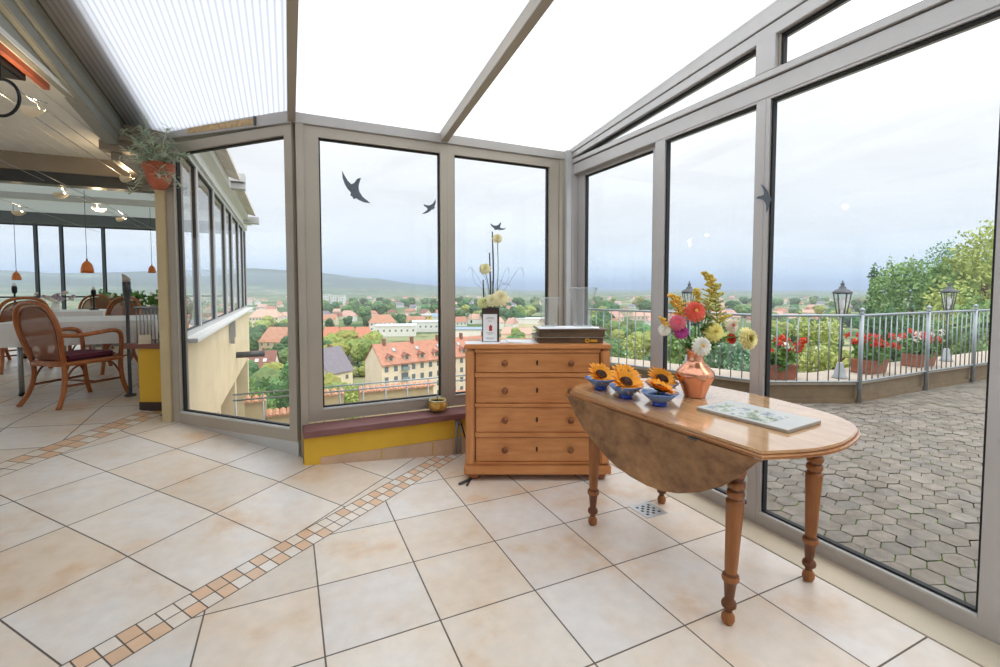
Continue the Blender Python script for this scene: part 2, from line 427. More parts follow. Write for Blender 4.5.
# eave beams
tp = MB(); tp.bb(.06, 2.6, 3.87, 4.0, 2.71, 2.785); tp.bb(.06, 2.6, 3.90, 4.0, 2.785, 2.80); struct('trim_5', tp, ALU, bev=.004)
tp = MB(); a, b = P3(-.02), P3(1.5); tp.bar((a[0], a[1], 2.752), (b[0], b[1], 2.80), .12, .09); struct('trim_6', tp, ALU, bev=.004)
tp = MB(); q = Vector((-.727, -.687)) * .0615; a, b = P3(.36), P3(1.13); tp.bar((a[0] + q.x, a[1] + q.y, 2.762), (b[0] + q.x, b[1] + q.y, 2.789), .004, .05)
struct('trim_7', tp, mat('aged_brass_strip', '#b39668', .5, .2, .3, 30))
tp = MB(); a = P3(.345); tp.box((a[0] + q.x * 1.05, a[1] + q.y * 1.05, 2.763), (.016, .016, .07), (0, 0, R(-43))); struct('trim_8', tp, DKGREY)
# parapet with tiled foot and sill board
PW = MB()
PW.prism([(.09, 3.72, fz(.09, 3.72) - .04), (2.5, 3.72, -.02), (2.5, 3.72, .325), (.09, 3.72, .325)], (0, .2, 0))
struct('wall_back', PW, YEL)
sk = MB(); xs = [.2, .66, 1.09, 1.275, 1.72, 2.1, 2.49]
for a, b in zip(xs, xs[1:]):
    za, zb = fz(a, 3.7), fz(b, 3.7)
    sk.prism([(a + .004, 3.712, za), (b - .004, 3.712, zb), (b - .004, 3.712, .15), (a + .004, 3.712, .15)], (0, .012, 0))
struct('baseboard_back', sk, mat('tan_skirting_tile', '#c9a98c', .4, 0, .14, 5))
tp = MB(); tp.bb(.085, 2.49, 3.66, 3.9, .325, .385 - .012); struct('trim_9', tp, SILLB, bev=.005)

# right-hand wall: sliding glazing on a flat threshold, clerestory above
tp = MB(); tp.bb(2.386, 2.66, -2.6, 3.9, -.03, .006); struct('trim_10', tp, mat('beige_stone_threshold', '#cbbfa9', .45, 0, .06, 4))
XW = 2.615
frame('window_4', (XW + .045, 3.84), (XW + .045, 2.70), .006, 2.57, .11, .05, bottom=.075, top=.03, m=ALUR)
frame('window_5', (XW, 2.738), (XW, 1.84), .006, 2.57, .1, .06, bottom=.08, top=.012, right=.06, m=ALUR)
frame('window_6', (XW + .0, 1.838), (XW + .0, .70), .006, 2.57, .026, .06, bottom=.08, top=.012, right=.14, m=ALUR)
frame('window_7', (XW, .69), (XW, -1.2), .006, 2.57, .09, .06, bottom=.08, top=.012, m=ALUR)
frame('window_8', (XW, -1.21), (XW, -2.6), .006, 2.57, .09, .06, bottom=.08, top=.012, m=ALUR)
tp = MB(); tp.bb(XW - .035, XW + .1, -2.6, 3.86, 2.57, 2.668); tp.bb(XW - .05, XW + .1, -2.6, 3.86, 2.676, 2.715); struct('trim_11', tp, ALUR, bev=.003)
bt = lambda y: 2.853 + .119 * (3.9 - y); bl_ = lambda y: 2.733 + .086 * (3.8 - y)       # verge beam: upper and lower edge
frame('window_9', (XW, 3.80), (XW, 1.90), 2.715, bl_(3.8) + .012, .012, .05, zt=bl_(1.9) + .012, bottom=.006, top=.012)
frame('window_10', (XW, 1.775), (XW, -.6), 2.715, bl_(1.775) + .012, .012, .05, zt=bl_(-.6) + .012, bottom=.006, top=.012)
frame('window_11', (XW, -.66), (XW, -2.6), 2.715, bl_(-.66) + .012, .012, .05, zt=bl_(-2.6) + .012, bottom=.006, top=.012)
tp = MB(); tp.bb(XW - .05, XW + .06, 1.776, 1.899, 2.715, bl_(1.9) + .02); struct('trim_12', tp, ALUR, bev=.003)
tp = MB(); tp.bb(XW - .05, XW + .06, -.66, -.6, 2.715, bl_(-.6) + .02); struct('trim_13', tp, ALUR, bev=.003)
tp = MB()
for x0, k0, k1 in ((XW - .06, .38, 1), (XW - .05, 0, .36)):
    e = lambda y, k: bl_(y) + (bt(y) - bl_(y)) * k
    tp.prism([(x0, 3.97, e(3.97, k0)), (x0, -2.65, e(-2.65, k0)), (x0, -2.65, e(-2.65, k1)), (x0, 3.97, e(3.97, k1))], (XW + .06 - x0, 0, 0))
struct('trim_14', tp, ALUR, bev=.003)
# rafters
SL = .131
zr = lambda y: 2.785 + SL * (3.9 - y)
def rafter(name, x, wd=.062):
    tp = MB(); tp.bar((x, 3.93, zr(3.93) - .02), (x, -2.65, zr(-2.65) - .02), wd, .1); struct(name, tp, ALU2, bev=.004)
rafter('trim_15', .05, .055); rafter('trim_16', 1.262)
# roof sheets
rf = MB(); rf.prism([(.08, 3.95, zr(3.95) + .02), (1.24, 3.95, zr(3.95) + .02), (1.24, -2.65, zr(-2.65) + .02), (.08, -2.65, zr(-2.65) + .02)], (0, 0, .016)); struct('ceiling', rf, RIBFINE)
rf = MB(); rf.prism([(1.285, 3.95, zr(3.95) + .02), (2.56, 3.95, zr(3.95) + .02), (2.56, -2.65, zr(-2.65) + .02), (1.285, -2.65, zr(-2.65) + .02)], (0, 0, .016)); struct('ceiling', rf, OPAL)
zl = lambda x, y: 2.80 - .139 * (x - .05) - SL * (y - 3.9)
rf = MB(); pts = [(.03, 3.93), (-.95, 4.97), (-1.22, 4.97), (-1.22, -2.65), (.03, -2.65)]
rf.prism([(x, y, zl(x, y)) for x, y in pts], (0, 0, .016)); struct('ceiling', rf, RIBBED)
# gutter beam between conservatory and dining room
tp = MB(); a, b = (-1.29, 4.9, zl(-1.29, 4.9) - .06), (-1.29, -2.65, zl(-1.29, -2.65) - .06)
tp.bar(a, b, .11, .13); tp.bar((a[0] - .025, a[1], a[2] - .1), (b[0] - .025, b[1], b[2] - .1), .1, .09); tp.bar((a[0] + .045, a[1], a[2] + .03), (b[0] + .045, b[1], b[2] + .03), .03, .05)
struct('trim_17', tp, mat('grey_painted_gutter_beam', '#96978f', .5, .1, .05), bev=.006)
tp = MB(); tp.bar((-1.16, 5.02, zl(-1.16, 5.02) + .05), (-1.16, -2.65, zl(-1.16, -2.65) + .05), .28, .05); struct('trim_18', tp, mat('brown_roof_flashing', '#8a7f70', .7))
# dining-room roof above the neighbouring eave, seen through the ribbed sheet
# dining room shell
tp = MB(); tp.bb(-1.0, -.85, 5.02, 12.35, -.15, .945)
struct('wall_east', tp, CREAM)
tp = MB(); tp.bb(-.99, -.76, 4.99, 12.4, .945, .985); struct('trim_19', tp, WHITE, bev=.004)
es = [5.06, 5.95, 7.2, 8.42, 9.4, 10.6, 11.6, 12.3]
for i, (a, b) in enumerate(zip(es, es[1:])):
    frame('window_%d' % (12 + i), (-.9, a), (-.9, b), .985, 2.80, .05, .06, m=ALUL)
tp = MB(); tp.bb(-1.0, -.84, 5.0, 12.4, 2.80, 2.93); struct('trim_20', tp, WHITE)
wc = MB(); wc.prism([(-7.2, 12.14, .03), (-.95, 12.14, .03), (-.95, 12.14, .40), (-7.2, 12.14, .40)], (0, .16, 0)); struct('wall_far', wc, CREAM)
fx = [-7.1, -5.8, -4.53, -4.14, -3.47, -2.3, -1.02]
for i, (a, b) in enumerate(zip(fx, fx[1:])):
    frame('window_%d' % (20 + i), (a, 12.2), (b, 12.2), .40, 2.72, .02, .06, m=mat('blue_grey_frame', '#6f7a84', .4, .3, .04))
tp = MB(); tp.bb(-7.1, -1.0, 12.13, 12.17, 1.255, 1.285); struct('trim_21', tp, DKGREY)
tp = MB(); tp.bb(-7.2, -.95, 12.0, 12.3, 2.72, 2.95); struct('trim_22', tp, mat('slate_blue_lintel', '#6d7476', .5, .1, .05))
# ceilings of the dining room
c1 = MB(); c1.bb(-7.2, -1.30, -2.6, 5.97, 2.75, 2.78)
for k in range(46): c1.bb(-1.45 - k * .12, -1.452 - k * .12 + .004, -2.6, 5.95, 2.744, 2.75)
struct('ceiling', c1, GREYC)
c1 = MB(); c1.bb(-7.2, -.95, 5.98, 12.2, 2.93, 2.97); struct('ceiling', c1, translucent('grey_green_roof_sheet', (.42, .44, .42), .03))
for k, y in enumerate((7.7, 9.6)):
    tp = MB(); tp.bb(-7.2, -.95, y, y + .08, 2.83, 2.93); struct('trim_%d' % (23 + k), tp, ALUL)
tp = MB(); tp.bb(-7.2, -.97, 5.95, 6.15, 2.585, 2.76); struct('trim_25', tp, mat('taupe_beam', '#94897a', .6, 0, .06))
tp = MB(); tp.bb(-7.2, -.97, 5.975, 6.125, 2.47, 2.585); struct('trim_26', tp, DKGREY)
tp = MB(); tp.bb(-1.36, -1.30, 5.04, 6.0, 2.55, 2.86); struct('trim_27', tp, mat('taupe_beam', '#94897a'))
tp = MB(); tp.bar((-1.40, 4.94, 2.765), (-.93, 4.97, 2.765), .1, .13); tp.bar((-1.42, 5.02, 2.66), (-1.0, 5.03, 2.66), .12, .08); struct('trim_28', tp, mat('taupe_beam', '#94897a'), bev=.004)
tp = MB(); tp.prism([(-1.335, 4.9, 2.74), (-1.335, -2.65, 2.74), (-1.335, -2.65, zl(-1.29, -2.65) - .08), (-1.335, 4.9, zl(-1.29, 4.9) - .02)], (.03, 0, 0)); struct('trim_40', tp, MATS['grey_painted_gutter_beam'])
# corner column: cream post with grey frame
tp = MB(); tp.box((-.988, 4.977, 1.45), (.085, .09, 2.5), (0, 0, -TH)); struct('trim_29', tp, mat('beige_post', '#cdbb93', .6, 0, .04), bev=.004)
tp = MB(); tp.box((-.915, 4.95, 1.45), (.07, .06, 2.6), (0, 0, -TH)); struct('trim_30', tp, ALU2, bev=.003)
# low yellow wall with wooden ledge
hw = MB(); hw.box((-1.155, 5.335, .58), (.23, .14, .61), (0, 0, -TH)); struct('wall_low', hw, YEL)
tp = MB(); tp.box((-1.155, 5.335, .33), (.235, .148, .085), (0, 0, -TH)); struct('baseboard_low', tp, mat('dark_baseboard', '#3c2420', .5))
tp = MB(); tp.box((-1.20, 5.36, .905), (.34, .22, .045), (0, 0, -TH)); struct('trim_31', tp, mat('brown_ledge', '#7d4a38', .45, 0, .1), bev=.004)
# unseen house wall behind the viewer, put in to bounce light
hw = MB(); hw.bb(-7.3, 2.7, -2.75, -2.62, -.1, 3.8); struct('wall_rear', hw, mat('white_plaster', '#ece8e0', .85, 0, .03))
for i, y in enumerate((-2.6, .4, 3.4, 6.4, 9.4)):  # unseen west windows, added in place of a wall to brighten the dining room
    frame('window_%d' % (30 + i), (-7.2, y + 2.98), (-7.2, y), .0, 2.75, .06, .06)

# ================================================================== CHEST OF DRAWERS
PINE = wood('honey_pine', '#b87340', '#d8995f', (2, 16, 16), 2.2, .4)
PINED = wood('honey_pine_dark', '#8a522b', '#a96a3e', (2, 16, 16), 2.2, .45)
PINEV = wood('honey_pine_upright', '#b97643', '#d99c64', (16, 16, 1.5), 2.2, .4)
def rod(z): return Matrix.Rotation(z, 3, 'Z')
ch = thing('chest_of_drawers', 'honey pine chest of four drawers standing in front of the window corner', 'chest of drawers', (1.179, 3.179, 0), -TH)
b = MB(); b.bb(.018, 1.08, .05, .44, .125, .99); b.build('body', PINED, ch)
for x0, x1 in ((.008, .074), (1.024, 1.09)):
    b = MB(); b.bb(x0, x1, .012, .07, .115, .99); b.build('corner_post', PINEV, ch, bev=.012)
b = MB()
for z0, z1 in ((.966, .992), (.782, .813), (.556, .582), (.328, .36), (.115, .135)): b.bb(.078, 1.02, .022, .06, z0, z1)
b.build('rail', PINE, ch, bev=.003)
b = MB(); b.bb(0, 1.098, 0, .45, .996, 1.03); b.build('top', PINE, ch, bev=.008)
b = MB(); b.bb(-.004, 1.102, -.008, .45, .05, .118); b.bb(.008, 1.09, .004, .445, .118, .13); b.build('plinth', PINE, ch, bev=.01)
for x, y in ((.07, .06), (1.03, .06), (.07, .39), (1.03, .39)):
    b = MB(); b.lathe([(.02, 0), (.04, .008), (.046, .025), (.036, .045), (.04, .056)], 16, (x, y, 0)); b.build('bun_foot', PINED, ch)
KNOBW = wood('dark_turned_knob', '#6e3d20', '#8f5630', (6, 6, 6), 3, .35)
KEY = mat('dark_keyhole', '#2e1a0e', .5)
for n_, (z0, z1) in enumerate(((.815, .964), (.584, .78), (.362, .554), (.137, .326))):
    b = MB(); b.bb(.086, 1.012, .032, .4, z0 + .001, z1 - .001); d = b.build('drawer', PINE, ch, bev=.004)
    zc = (z0 + z1) / 2
    for x in (.303, .797):
        b = MB(); M_ = Matrix.Rotation(R(90), 3, 'X'); b.lathe([(.009, 0), (.009, .012), (.02, .018), (.025, .03), (.021, .04), (.008, .045), (0, .045)], 16, (x, .031, zc), M=M_); b.build('knob', KNOBW, d)
    b = MB(); b.ball((.546, .031, zc), (.008, .004, .022), 10); b.ball((.546, .0295, zc + .006), (.0045, .004, .006), 8); b.build('keyhole', KEY, d)
# ---- things on the chest
BOXW = wood('dark_oak_box', '#4a3a2c', '#7a624a', (2, 14, 14), 3, .55)
bx = thing('wooden_box', 'dark wooden box in two tiers on top of the chest', 'box', ch.matrix_basis @ Vector((.53, .06, 1.03)), -TH)
def rimbox(x0, x1, y0, y1, z0, z1, t=.012):
    m = MB(); m.bb(x0, x1, y0, y0 + t, z0, z1); m.bb(x0, x1, y1 - t, y1, z0, z1); m.bb(x0, x0 + t, y0 + t, y1 - t, z0, z1); m.bb(x1 - t, x1, y0 + t, y1 - t, z0, z1)
    m.bb(x0 + t, x1 - t, y0 + t, y1 - t, z0, z0 + t); return m
rimbox(.02, .52, .02, .31, 0, .043).build('lower_tier', BOXW, bx, bev=.003)
m = MB(); m.bb(-.005, .53, .0, .33, .043, .05); m.build('lower_lid', mat('worn_grey_wood', '#8b8274', .7, 0, .25, 30), bx)
rimbox(.035, .53, .01, .32, .05, .1).build('upper_tier', BOXW, bx, bev=.003)
m = MB(); m.bb(.01, .55, -.005, .335, .1, .108); m.build('lid', BOXW, bx, bev=.002)
m = MB()
for k in range(7):
    a = 2 * PI * k / 7; m.ball((.40 + .013 * math.cos(a), .016, .022 + .013 * math.sin(a)), (.008, .004, .008), 8)
m.ball((.40, .014, .022), (.006, .005, .006), 8, 1); m.bb(.425, .475, .015, .0205, .012, .03)
m.build('flower_emblem', [mat('yellow_paint', '#e8b23a', .5), KEY], bx)
m = MB(); m.box((.26, .15, .111), (.46, .24, .003), (0, 0, .06)); m.box((.40, .11, .1135), (.21, .15, .002), (0, 0, -.2)); m.box((.14, .14, .1135), (.2, .15, .002), (0, 0, .3))
tag(m.build('paper_sheets', mat('white_paper', '#f2f3f5', .7, 0, .02), loc=bx.location, rotz=-TH), 'loose white paper sheets lying on the lid of the dark wooden box', 'papers')
def hurricane(loc, r, h, label):
    t = thing('glass_vase', label, 'vase', loc, 0, None)
    prof = [(r * .55, 0), (r * .62, .006), (r * .66, .05 * h / .25), (r * .63, .3 * h), (r * .7, .6 * h), (r * .86, .85 * h), (r, h)]
    pr2 = prof + [(r * .97, h)] + [(max(a - .004, .001), max(z, .008)) for a, z in prof[::-1]]
    m = MB(); m.lathe(pr2, 28); m.build('vessel', GLASSB, t)
    m = MB(); m.lathe([(r, h - .002), (r + .003, h), (r, h + .003), (r - .004, h), (r, h - .002)], 28); m.build('rim', thinglass('rim_glass', .35), t)
    m = MB(); m.lathe([(0.001, 0), (r * .55, 0), (r * .6, .012), (.001, .016)], 24); m.build('base', thinglass('thick_glass_base', .2), t)
W_ = lambda x, y, z: ch.matrix_basis @ Vector((x, y, z))
ch.rotation_euler.z = -TH; bpy.context.view_layer.update()
W_ = lambda x, y, z: Vector((1.179, 3.179, 0)) + Matrix.Rotation(-TH, 3, 'Z') @ Vector((x, y, z))
bx.location = W_(.53, .06, 1.03)
for o in bpy.data.objects:
    if o.name.startswith('paper_sheets'): o.location = bx.location
hurricane(W_(.655, .26, 1.141), .098, .23, 'shorter flared clear glass vase on the wooden box, left of the taller one')
hurricane(W_(.925, .25, 1.141), .115, .31, 'taller flared clear glass vase on the right end of the wooden box')
PAPER = mat('white_paper', '#f2f3f5', .7, 0, .02)
m = MB(); m.box((0, 0, .0015), (.26, .17, .003), (0, 0, .08)); t = m.build('leaflet', PAPER, loc=W_(.13, .12, 1.03), rotz=-TH); tag(t, 'white leaflet lying under the rose arrangement on the left of the chest', 'leaflet')
m = MB(); m.box((0, 0, .002), (.3, .2, .004), (0, 0, -.1)); m.box((.02, .01, .006), (.24, .18, .003), (0, .02, .1)); t = m.build('open_brochure', PAPER, loc=W_(.42, .18, 1.03), rotz=-TH); tag(t, 'white brochure lying open between rose arrangement and wooden box', 'brochure')

# ---- cream roses in a wine-label box
PET = mat('cream_petal', '#f6eec2', .7, 0, .06, 10, rnd=.15); STEM = mat('green_stem', '#54703a', .7, 0, .15); TWIG = mat('dark_twig', '#4b4038', .8, 0, .2)
LEAFG = mat('fresh_leaf', '#6d9a48', .6, 0, .25, 8)
def frm(d):
    d = Vector(d).normalized(); u = d.orthogonal().normalized(); v_ = d.cross(u); return u, v_, d
def petals(mb, c, r, d, layers, n, cup=.5, wd=.5, mi=0, seed=0):
    """layered flower head facing d; each petal is a bent, pointed blade"""
    q = random.Random(seed); u, v_, w2 = frm(d); c = Vector(c)
    for L in range(layers):
        t = (L + .5) / layers; el = PI / 2 * (1 - t) * 1.15 - cup * .2; nn_ = max(5, int(n * (.45 + .55 * t)))
        rr = r * (.55 + .45 * t)
        for k in range(nn_):
            a = 2 * PI * (k + .5 * (L % 2) + q.uniform(-.12, .12)) / nn_
            rad = u * math.cos(a) + v_ * math.sin(a); sd = -u * math.sin(a) + v_ * math.cos(a)
            def pt(s_, e): 
                ee = e; return c + (rad * math.cos(ee) + w2 * math.sin(ee)) * (rr * s_)
            hw = rr * wd * PI / nn_ * 2
            p0 = pt(.12, el); p1 = pt(.62, el + .12); p2 = pt(1, el - .1)
            mb.add([p0 - sd * hw * .3, p0 + sd * hw * .3, p1 + sd * hw, p2 + sd * hw * .35, p2 - sd * hw * .35, p1 - sd * hw], [(0, 1, 2, 5), (5, 2, 3, 4)], mi, True)
def leaf_blade(mb, a, d, L, wd, droop=.3, mi=0, up=(0, 0, 1)):
    a = Vector(a); d = Vector(d).normalized(); sd = d.cross(Vector(up))
    if sd.length < 1e-4: sd = d.orthogonal()
    sd.normalize(); g = Vector((0, 0, -1))
    p = [a, a + d * L * .35 + g * droop * L * .08, a + d * L * .7 + g * droop * L * .3, a + d * L + g * droop * L * .7]
    mb.add([p[0] - sd * wd * .12, p[0] + sd * wd * .12, p[1] - sd * wd * .5, p[1] + sd * wd * .5, p[2] - sd * wd * .42, p[2] + sd * wd * .42, p[3]], [(0, 1, 3, 2), (2, 3, 5, 4), (4, 5, 6)], mi, True)
rv = thing('rose_box_vase', 'tall dark square vase with white wine label on left of the chest', 'vase', W_(.195, .19, 1.034), -TH)
m = rimbox(-.066, .066, -.05, .05, 0, .262, .006); m.build('vessel', mat('dark_brown_card', '#3b2a25', .5), rv, bev=.002)
m = MB(); m.bb(-.058, .05, -.0525, -.0505, .004, .215); lab = m.build('front_label', PAPER, rv)
m = MB(); m.bb(-.012, .012, -.054, -.0526, .085, .125); m.bb(-.006, .006, -.054, -.0526, .125, .132); m.build('red_emblem', mat('label_red', '#b3312c', .6), lab)
for z, wd in ((.188, .05), (.178, .066), (.16, .03), (.07, .058), (.06, .036), (.03, .07), (.022, .05)): m = MB(); m.bb(-.004 - wd / 2, -.004 + wd / 2, -.0538, -.0526, z, z + .0028); m.build('printed_line', mat('label_ink', '#8d8a88', .6), lab)
base = W_(.195, .19, 1.034)
def stemrose(dx, dz, r, label, seed, dy=0, face=(0, -1, .35), petal=PET, sway=.02, z0=.2):
    t = thing('rose', label, 'rose', base, -TH, None)
    m = MB(); m.tube(bez([(dx * .5, dy, z0), (dx * .7 + sway, dy, (z0 + dz) / 2), (dx, dy + .01, dz - .01)], 5), .003, 6); m.build('stem', STEM, t)
    m = MB(); petals(m, (dx, dy, dz), r, face, 6, 12, .6, .62, 0, seed); m.ball((dx, dy, dz), r * .45, 10); m.build('bloom', petal, t)
    m = MB()
    for k in range(3): leaf_blade(m, (dx * .6, dy, z0 + .02 + .03 * k), (math.cos(k * 2.3), math.sin(k * 2.3), .6), .05, .02)
    m.build('leaf', LEAFG, t)
stemrose(.052, .80, .042, 'highest cream rose of the label vase, on a long stem', 1)
stemrose(-.045, .565, .05, 'cream rose halfway up the twigs of the label vase', 2)
stemrose(.075, .335, .07, 'largest cream rose at the right rim of the label vase', 3, -.03, z0=.23)
stemrose(.01, .32, .055, 'cream rose low in the middle of the label vase', 4, -.04, z0=.23)
stemrose(-.06, .30, .05, 'small greenish white rose at the left rim of the label vase', 5, -.03, petal=mat('greenish_petal', '#dfe2a4', .7, 0, .08), z0=.23)
for k, (x, h, lb) in enumerate(((-.06, .48, 'shortest dark twig standing in the rose vase'), (-.01, .69, 'dark twig of middle height standing in the rose vase'), (.012, .855, 'tallest dark twig standing in the rose vase'))):
    m = MB(); m.tube(bez([(x * .6, .02, .2), (x + .008, .02, h * .6), (x, .02, h)], 6), [.006] * 10 + [.005] * 3, 7); tag(m.build('twig', TWIG, loc=base, rotz=-TH), lb, 'twig')
m = MB(); q = random.Random(5)
for k in range(9):
    a = q.uniform(0, 6.28); e = .14 + .1 * q.random(); m.tube(bez([(0, 0, .25), (e * .5 * math.cos(a), .02, .38 + .1 * q.random()), (e * math.cos(a), .04 * math.sin(a), .42 + .16 * q.random()), (e * 1.15 * math.cos(a), .04 * math.sin(a), .40 + .2 * q.random())], 5), .0012, 4)
m.tube(bez([(-.04, -.02, .25), (-.13, -.03, .30), (-.15, -.03, .21), (-.15, -.03, .17)], 5), .0015, 4); m.ball((-.15, -.03, .155), (.008, .008, .014), 8)
tag(m.build('curly_willow_sprig', TWIG, loc=base, rotz=-TH), 'fine curly twigs spreading from the rose vase, with one hanging dark pod', 'twigs')

# ================================================================== DROP-LEAF TABLE
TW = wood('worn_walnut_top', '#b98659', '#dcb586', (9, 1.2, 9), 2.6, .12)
TW.node_tree.nodes['Principled BSDF'].inputs['Coat Weight'].default_value = 1.0; TW.node_tree.nodes['Principled BSDF'].inputs['Coat Roughness'].default_value = .1
TEDGE = wood('reddish_moulded_edge', '#94592f', '#ba7c4c', (2, 2, 9), 2.6, .3)
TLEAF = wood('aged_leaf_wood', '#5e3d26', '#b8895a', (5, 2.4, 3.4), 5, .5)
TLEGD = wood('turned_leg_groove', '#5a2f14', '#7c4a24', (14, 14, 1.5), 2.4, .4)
TLEG = wood('turned_leg_wood', '#7e4a20', '#b0713c', (14, 14, 1.5), 2.4, .35)
tb = thing('drop_leaf_table', 'old wooden drop leaf table with turned legs beside the glass door', 'table', (2.02, 1.78, 0))
HT = .835; ox, oy = 2.02, 1.78
out = [(1.60, 1.115), (1.70, 1.082), (1.778, 1.06), (1.876, 1.045), (2.006, 1.05), (2.151, 1.085), (2.262, 1.13), (2.345, 1.2), (2.41, 1.32), (2.45, 1.53), (2.458, 1.72), (2.44, 1.92), (2.405, 2.12), (2.35, 2.27), (2.25, 2.38), (2.1, 2.445), (1.95, 2.465), (1.8, 2.455), (1.64, 2.405), (1.535, 2.31)]
cx_, cy_ = 2.0, 1.76
out = [(p.x, p.y) for p in bez([(x, y, 0) for x, y in out], 4)]
def plate(mb, z0, z1, k, mi=0): mb.prism([(cx_ + (x - cx_) * k - ox, cy_ + (y - cy_) * k - oy, z0) for x, y in out], (0, 0, z1 - z0), mi)
m = MB(); plate(m, HT - .014, HT, .984); plate(m, HT - .030, HT - .0135, 1.0, 1); top = m.build('tabletop', [TW, TEDGE], tb, bev=.004)
# hanging leaf: half ellipse on the near long side
lfy = [(2.33, .80), (2.295, .765), (2.24, .70), (2.165, .64), (2.07, .585), (1.985, .545), (1.898, .515), (1.79, .497), (1.676, .493), (1.58, .505), (1.489, .53), (1.379, .58), (1.281, .641), (1.193, .725), (1.143, .785), (1.118, .80)]
lfx = lambda y: 1.588 - .065 * (y - 1.115) / 1.195
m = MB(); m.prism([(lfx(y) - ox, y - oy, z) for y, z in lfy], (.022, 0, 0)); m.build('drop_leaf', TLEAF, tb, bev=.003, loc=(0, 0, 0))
for y in (1.42, 2.1):
    m = MB(); m.bb(1.565 - ox, 1.66 - ox, y - .02 - oy, y + .02 - oy, HT - .038, HT - .033); m.build('hinge', DKGREY, tb)
m = MB(); m.bb(1.69 - ox, 2.30 - ox, 1.35 - oy, 1.375 - oy, .69, HT - .033); m.bb(1.69 - ox, 2.30 - ox, 2.24 - oy, 2.265 - oy, .69, HT - .033)
m.bb(1.70 - ox, 1.725 - ox, 1.375 - oy, 2.24 - oy, .69, HT - .033); m.bb(2.27 - ox, 2.295 - ox, 1.375 - oy, 2.24 - oy, .69, HT - .033); m.build('apron', TLEG, tb, bev=.003)
for y in (1.30, 2.16):
    m = MB(); m.bar((1.64 - ox, y - oy, HT - .052), (2.36 - ox, y + .02 - oy, HT - .05), .04, .03); m.build('leaf_support', TLEG, tb)
LEGP = [(.010, 0), (.022, .006), (.028, .022), (.026, .04), (.016, .056), (.016, .066), (.029, .078), (.031, .09), (.027, .102), (.018, .11), (.02, .125), (.023, .16), (.026, .185), (.034, .195), (.036, .206), (.033, .218), (.024, .228), (.026, .25), (.031, .40), (.037, .53), (.038, .545), (.030, .55), (.029, .556), (.036, .566), (.037, .577), (.034, .588), (.027, .594), (.036, .604), (.038, .616), (.035, .628), (.027, .634), (.033, .65), (.039, .675), (.037, .7), (.029, .715), (.027, .72), (.037, .73), (.037, .74), (.034, .745)]
for x, y, sx_ in ((1.70, 1.325, .03), (2.315, 1.36, .02), (1.668, 2.25, .012), (2.26, 2.285, .0)):
    m = MB(); q = Vector((RTV.x * sx_, RTV.y * sx_, 0))
    m.lathe(LEGP, 20); m.box((0, 0, .774), (.062, .062, .06))
    for i_ in range(len(m.f)):                                   # narrow turnings take the darker wood
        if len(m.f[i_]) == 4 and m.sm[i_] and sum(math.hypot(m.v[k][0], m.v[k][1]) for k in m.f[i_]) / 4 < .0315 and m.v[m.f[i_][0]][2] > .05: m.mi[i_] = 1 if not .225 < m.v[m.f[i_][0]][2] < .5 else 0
    m.v = [(a + q.x * c / .8, b_ + q.y * c / .8, c) for a, b_, c in m.v]
    m.build('leg', [TLEG, TLEGD], tb, loc=(x - ox, y - oy, 0))
# ---- sunflowers in blue glass bowls
def blueglass(name, tint, dif, k):
    bg_ = NB(name); t1 = bg_.n('ShaderNodeBsdfTransparent'); t1.inputs[0].default_value = (*tint, 1); g1 = bg_.n('ShaderNodeBsdfGlossy', Roughness=.03); d1 = bg_.n('ShaderNodeBsdfDiffuse'); d1.inputs[0].default_value = (*dif, 1)
    f1 = bg_.n('ShaderNodeFresnel', IOR=1.5); a1 = bg_.n('ShaderNodeMixShader'); a1.inputs[0].default_value = k; bg_.l(t1.outputs[0], a1.inputs[1]); bg_.l(d1.outputs[0], a1.inputs[2])
    b1 = bg_.n('ShaderNodeMixShader'); bg_.l(f1.outputs[0], b1.inputs[0]); bg_.l(a1.outputs[0], b1.inputs[1]); bg_.l(g1.outputs[0], b1.inputs[2]); bg_.l(b1.outputs[0], bg_.out.inputs[0]); return bg_.m
COBALT = blueglass('cobalt_glass', (.25, .38, .95), (.05, .12, .85), .4); PALEBLUE = blueglass('pale_blue_glass', (.5, .68, 1), (.28, .48, 1), .5)
SUNP = mat('sunflower_petal', '#f6a012', .6, 0, .12, 20); SUND = mat('sunflower_disk', '#3a1c0c', .9, 0, .4, 60, .4)
WATER = glass('bowl_water', (.9, .95, 1))
